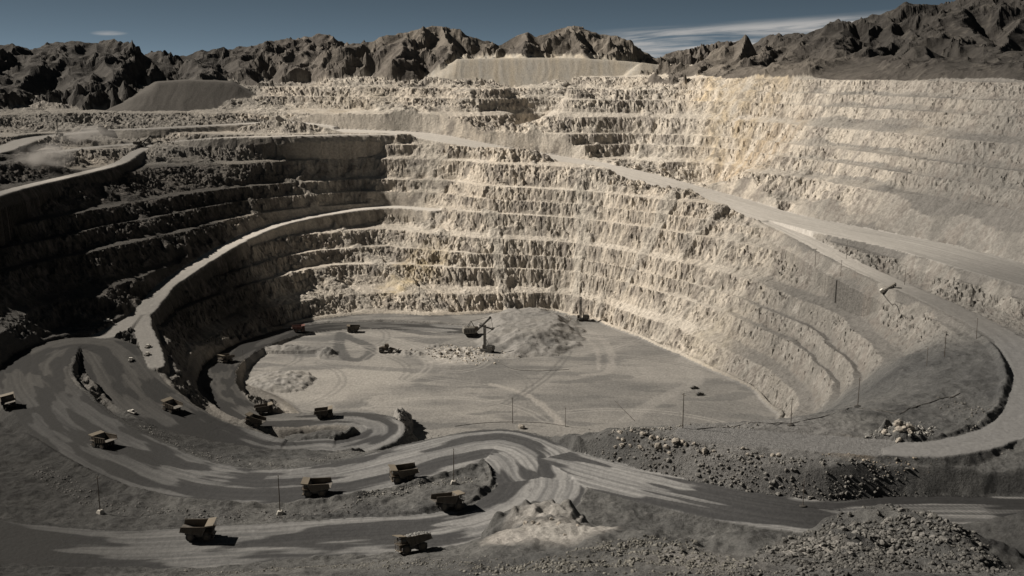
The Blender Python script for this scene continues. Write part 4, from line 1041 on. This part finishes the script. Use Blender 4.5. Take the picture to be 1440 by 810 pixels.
# ------------------------------------------------------------------ boulders and rubble
def along(pts, hw, n):
    q = spline([hit(*p) for p in pts], 2.0) if len(pts) > 1 else np.array([hit(*pts[0])])
    k = rng.randint(0, len(q), n); a = rng.uniform(0, 2 * np.pi, n); r = hw * np.sqrt(rng.rand(n)) 
    return q[k, 0] + r * np.cos(a), q[k, 1] + r * np.sin(a)
def offroad(x, y, sz, extra=0):
    a = np.arctan2(x, y); r = np.hypot(x, y)
    i = np.clip(np.searchsorted(RR, r), 0, NR_ - 1); j = np.clip(np.searchsorted(AZF, a), 0, NAF - 1)
    return ~(on_road.reshape(NR_, NC)[i, j])
FIELDS = [ # polyline, half width, count, size lo, hi, colour
 ([(860,628),(950,645),(1050,664),(1150,682),(1260,692)], 10, 3600, .16, .9, (.17, .165, .155)),
 ([(1130,790),(1180,765),(1240,745),(1300,745),(1350,775)], 14, 6500, .12, .85, (.12, .118, .112)),
 ([(1120,806),(1200,790),(1290,785),(1370,800)], 12, 4500, .08, .8, (.11, .108, .103)),
 ([(700,800),(800,795),(900,800),(1050,800)], 9, 4200, .09, .6, (.17, .165, .15)),
 ([(830,775),(880,760),(940,775),(1000,795)], 10, 3200, .10, .6, (.17, .165, .15)),
 ([(280,806),(400,800),(500,795),(600,797),(690,790)], 7, 2600, .12, .42, (.19, .185, .17)),
 ([(620,490),(650,497),(690,503)], 24, 1000, .2, 1.2, (.50, .46, .40)),
 ([(735,465),(750,480),(780,490)], 26, 260, .2, .7, (.26, .25, .235)),
 ([(800,430),(820,450)], 24, 120, .4, 1.2, (.45, .41, .35)),
 ([(1240,620),(1262,605),(1285,600)], 9, 500, .25, 1.1, (.27, .265, .25)),
 ([(1170,635),(1230,645),(1300,640)], 8, 260, .2, .8, (.30, .26, .21)),
 ([(870,606),(960,601),(1050,600)], 5, 500, .25, .8, (.27, .26, .24)),
 ([(560,575),(570,600),(560,610)], 8, 300, .3, 1.1, (.14, .135, .125)),
 ([(1330,560),(1390,590),(1380,625)], 10, 250, .25, .8, (.15, .145, .135)),
 ([(200,600),(260,630),(340,650),(440,650),(540,628),(620,612)], 6, 1100, .2, .6, (.21, .205, .195)),
 ([(500,703),(560,690),(620,678),(680,668)], 4, 400, .2, .6, (.24, .235, .22)),
 ([(60,660),(140,705),(250,722),(400,725),(520,715)], 6, 1200, .2, .6, (.16, .155, .15)),
]
for pts, hw, n, lo, hi, c in FIELDS:
    x, y = along(pts, hw, n); k = offroad(x, y, 0) & (fbm(x / 9, y / 9, 2, 77) > rng.uniform(-.7, .35, len(x))); x, y = x[k], y[k]; n = len(x)
    if n < 20: continue
    sz = lo * (hi / lo)**(rng.rand(n)**2.4)
    o = rock_field('rubble', x, y, sz, np.array(c) * rng.uniform(.6, 1.35, (n, 1)))
    o['kind'] = 'stuff'
# single boulders
bmesh_cache = []
for v, f in RT2:
    me = bpy.data.meshes.new('boulder'); me.from_pydata([tuple(a) for a in v], [], [tuple(map(int, a)) for a in f]); me.update(); bmesh_cache.append(me)
def stone_mat(name, c): return paint(name, c, rough=.95, dirt=tuple(x * .55 for x in c), amount=.8, scale=2.5)
SM = {'pale': stone_mat('pale_boulder', (.36, .33, .29)), 'grey': stone_mat('grey_boulder', (.20, .195, .185)), 'dark': stone_mat('dark_boulder', (.12, .118, .112))}
BM = {}
for k, m in SM.items():
    BM[k] = []
    for me in bmesh_cache:
        c = me.copy(); c.materials.append(m); BM[k].append(c)
ORD = ['first', 'second', 'third', 'fourth', 'fifth', 'sixth', 'seventh', 'eighth', 'ninth', 'tenth', 'eleventh', 'twelfth', 'thirteenth', 'fourteenth', 'fifteenth', 'sixteenth', 'seventeenth', 'eighteenth', 'nineteenth', 'twentieth'] + ['twenty-' + k for k in ('first', 'second', 'third', 'fourth', 'fifth', 'sixth', 'seventh', 'eighth', 'ninth')] + ['thirtieth']
def boulders(pts, hw, n, lo, hi, mk, lab, grp):
    x, y = along(pts, hw, n * 2); k = np.nonzero(offroad(x, y, 0))[0][:n]; x, y = x[k], y[k]; z = groundv(x, y)
    order = np.argsort(x / y); x, y, z = x[order], y[order], z[order]
    for i in range(len(x)):
        o = bpy.data.objects.new('boulder', BM[mk][rng.randint(len(BM[mk]))]); scene.collection.objects.link(o)
        s_ = lo * (hi / lo)**(rng.rand()**1.5); o.location = (x[i], y[i], z[i] + s_ * .28); o.scale = (s_ * rng.uniform(.8, 1.2), s_ * rng.uniform(.8, 1.2), s_)
        o.rotation_euler = (rng.uniform(-.4, .4), rng.uniform(-.4, .4), rng.uniform(0, 6.28)); tag(o, lab if (len(x) > 30 or len(x) == 1) else lab + ', ' + ('leftmost' if i == 0 else 'rightmost' if i == len(x) - 1 else ORD[i] + ' from the left'), 'boulder', grp)
boulders([(1150,775),(1210,755),(1270,740),(1330,760)], 12, 90, .55, 1.15, 'grey', 'angular grey boulder in the big rubble mound at the lower right corner', 'boulders of the lower right mound')
boulders([(870,612),(930,622),(1000,628),(1090,645)], 4, 30, .8, 1.9, 'pale', 'boulder on the crest of the long rubble bank', 'boulders on the rubble bank crest')
boulders([(900,655),(1000,675),(1100,695)], 6, 24, .7, 1.3, 'grey', 'boulder fallen to the foot of the rubble bank', 'boulders at the rubble bank foot')
boulders([(1250,610),(1265,600),(1280,602)], 5, 14, 1.0, 2.2, 'pale', 'pale boulder in the rock pile on the right shelf', 'boulders of the shelf rock pile')
boulders([(625,492),(650,498)], 14, 16, .9, 1.8, 'pale', 'pale boulder among the white rubble on the pit floor', 'pale boulders on the pit floor')
boulders([(760,735),(800,742)], 7, 8, .5, 1.0, 'pale', 'pale boulder on the bright outcrop in the foreground', 'boulders of the bright outcrop')
boulders([(850,770),(950,790)], 8, 22, .4, .8, 'grey', 'grey boulder on the rubble mound at the bottom middle', 'boulders of the bottom middle mound')
boulders([(732,603)], .5, 1, 2.2, 2.3, 'pale', 'single block of pale rock beside the pole on the hairpin berm', 'single blocks')
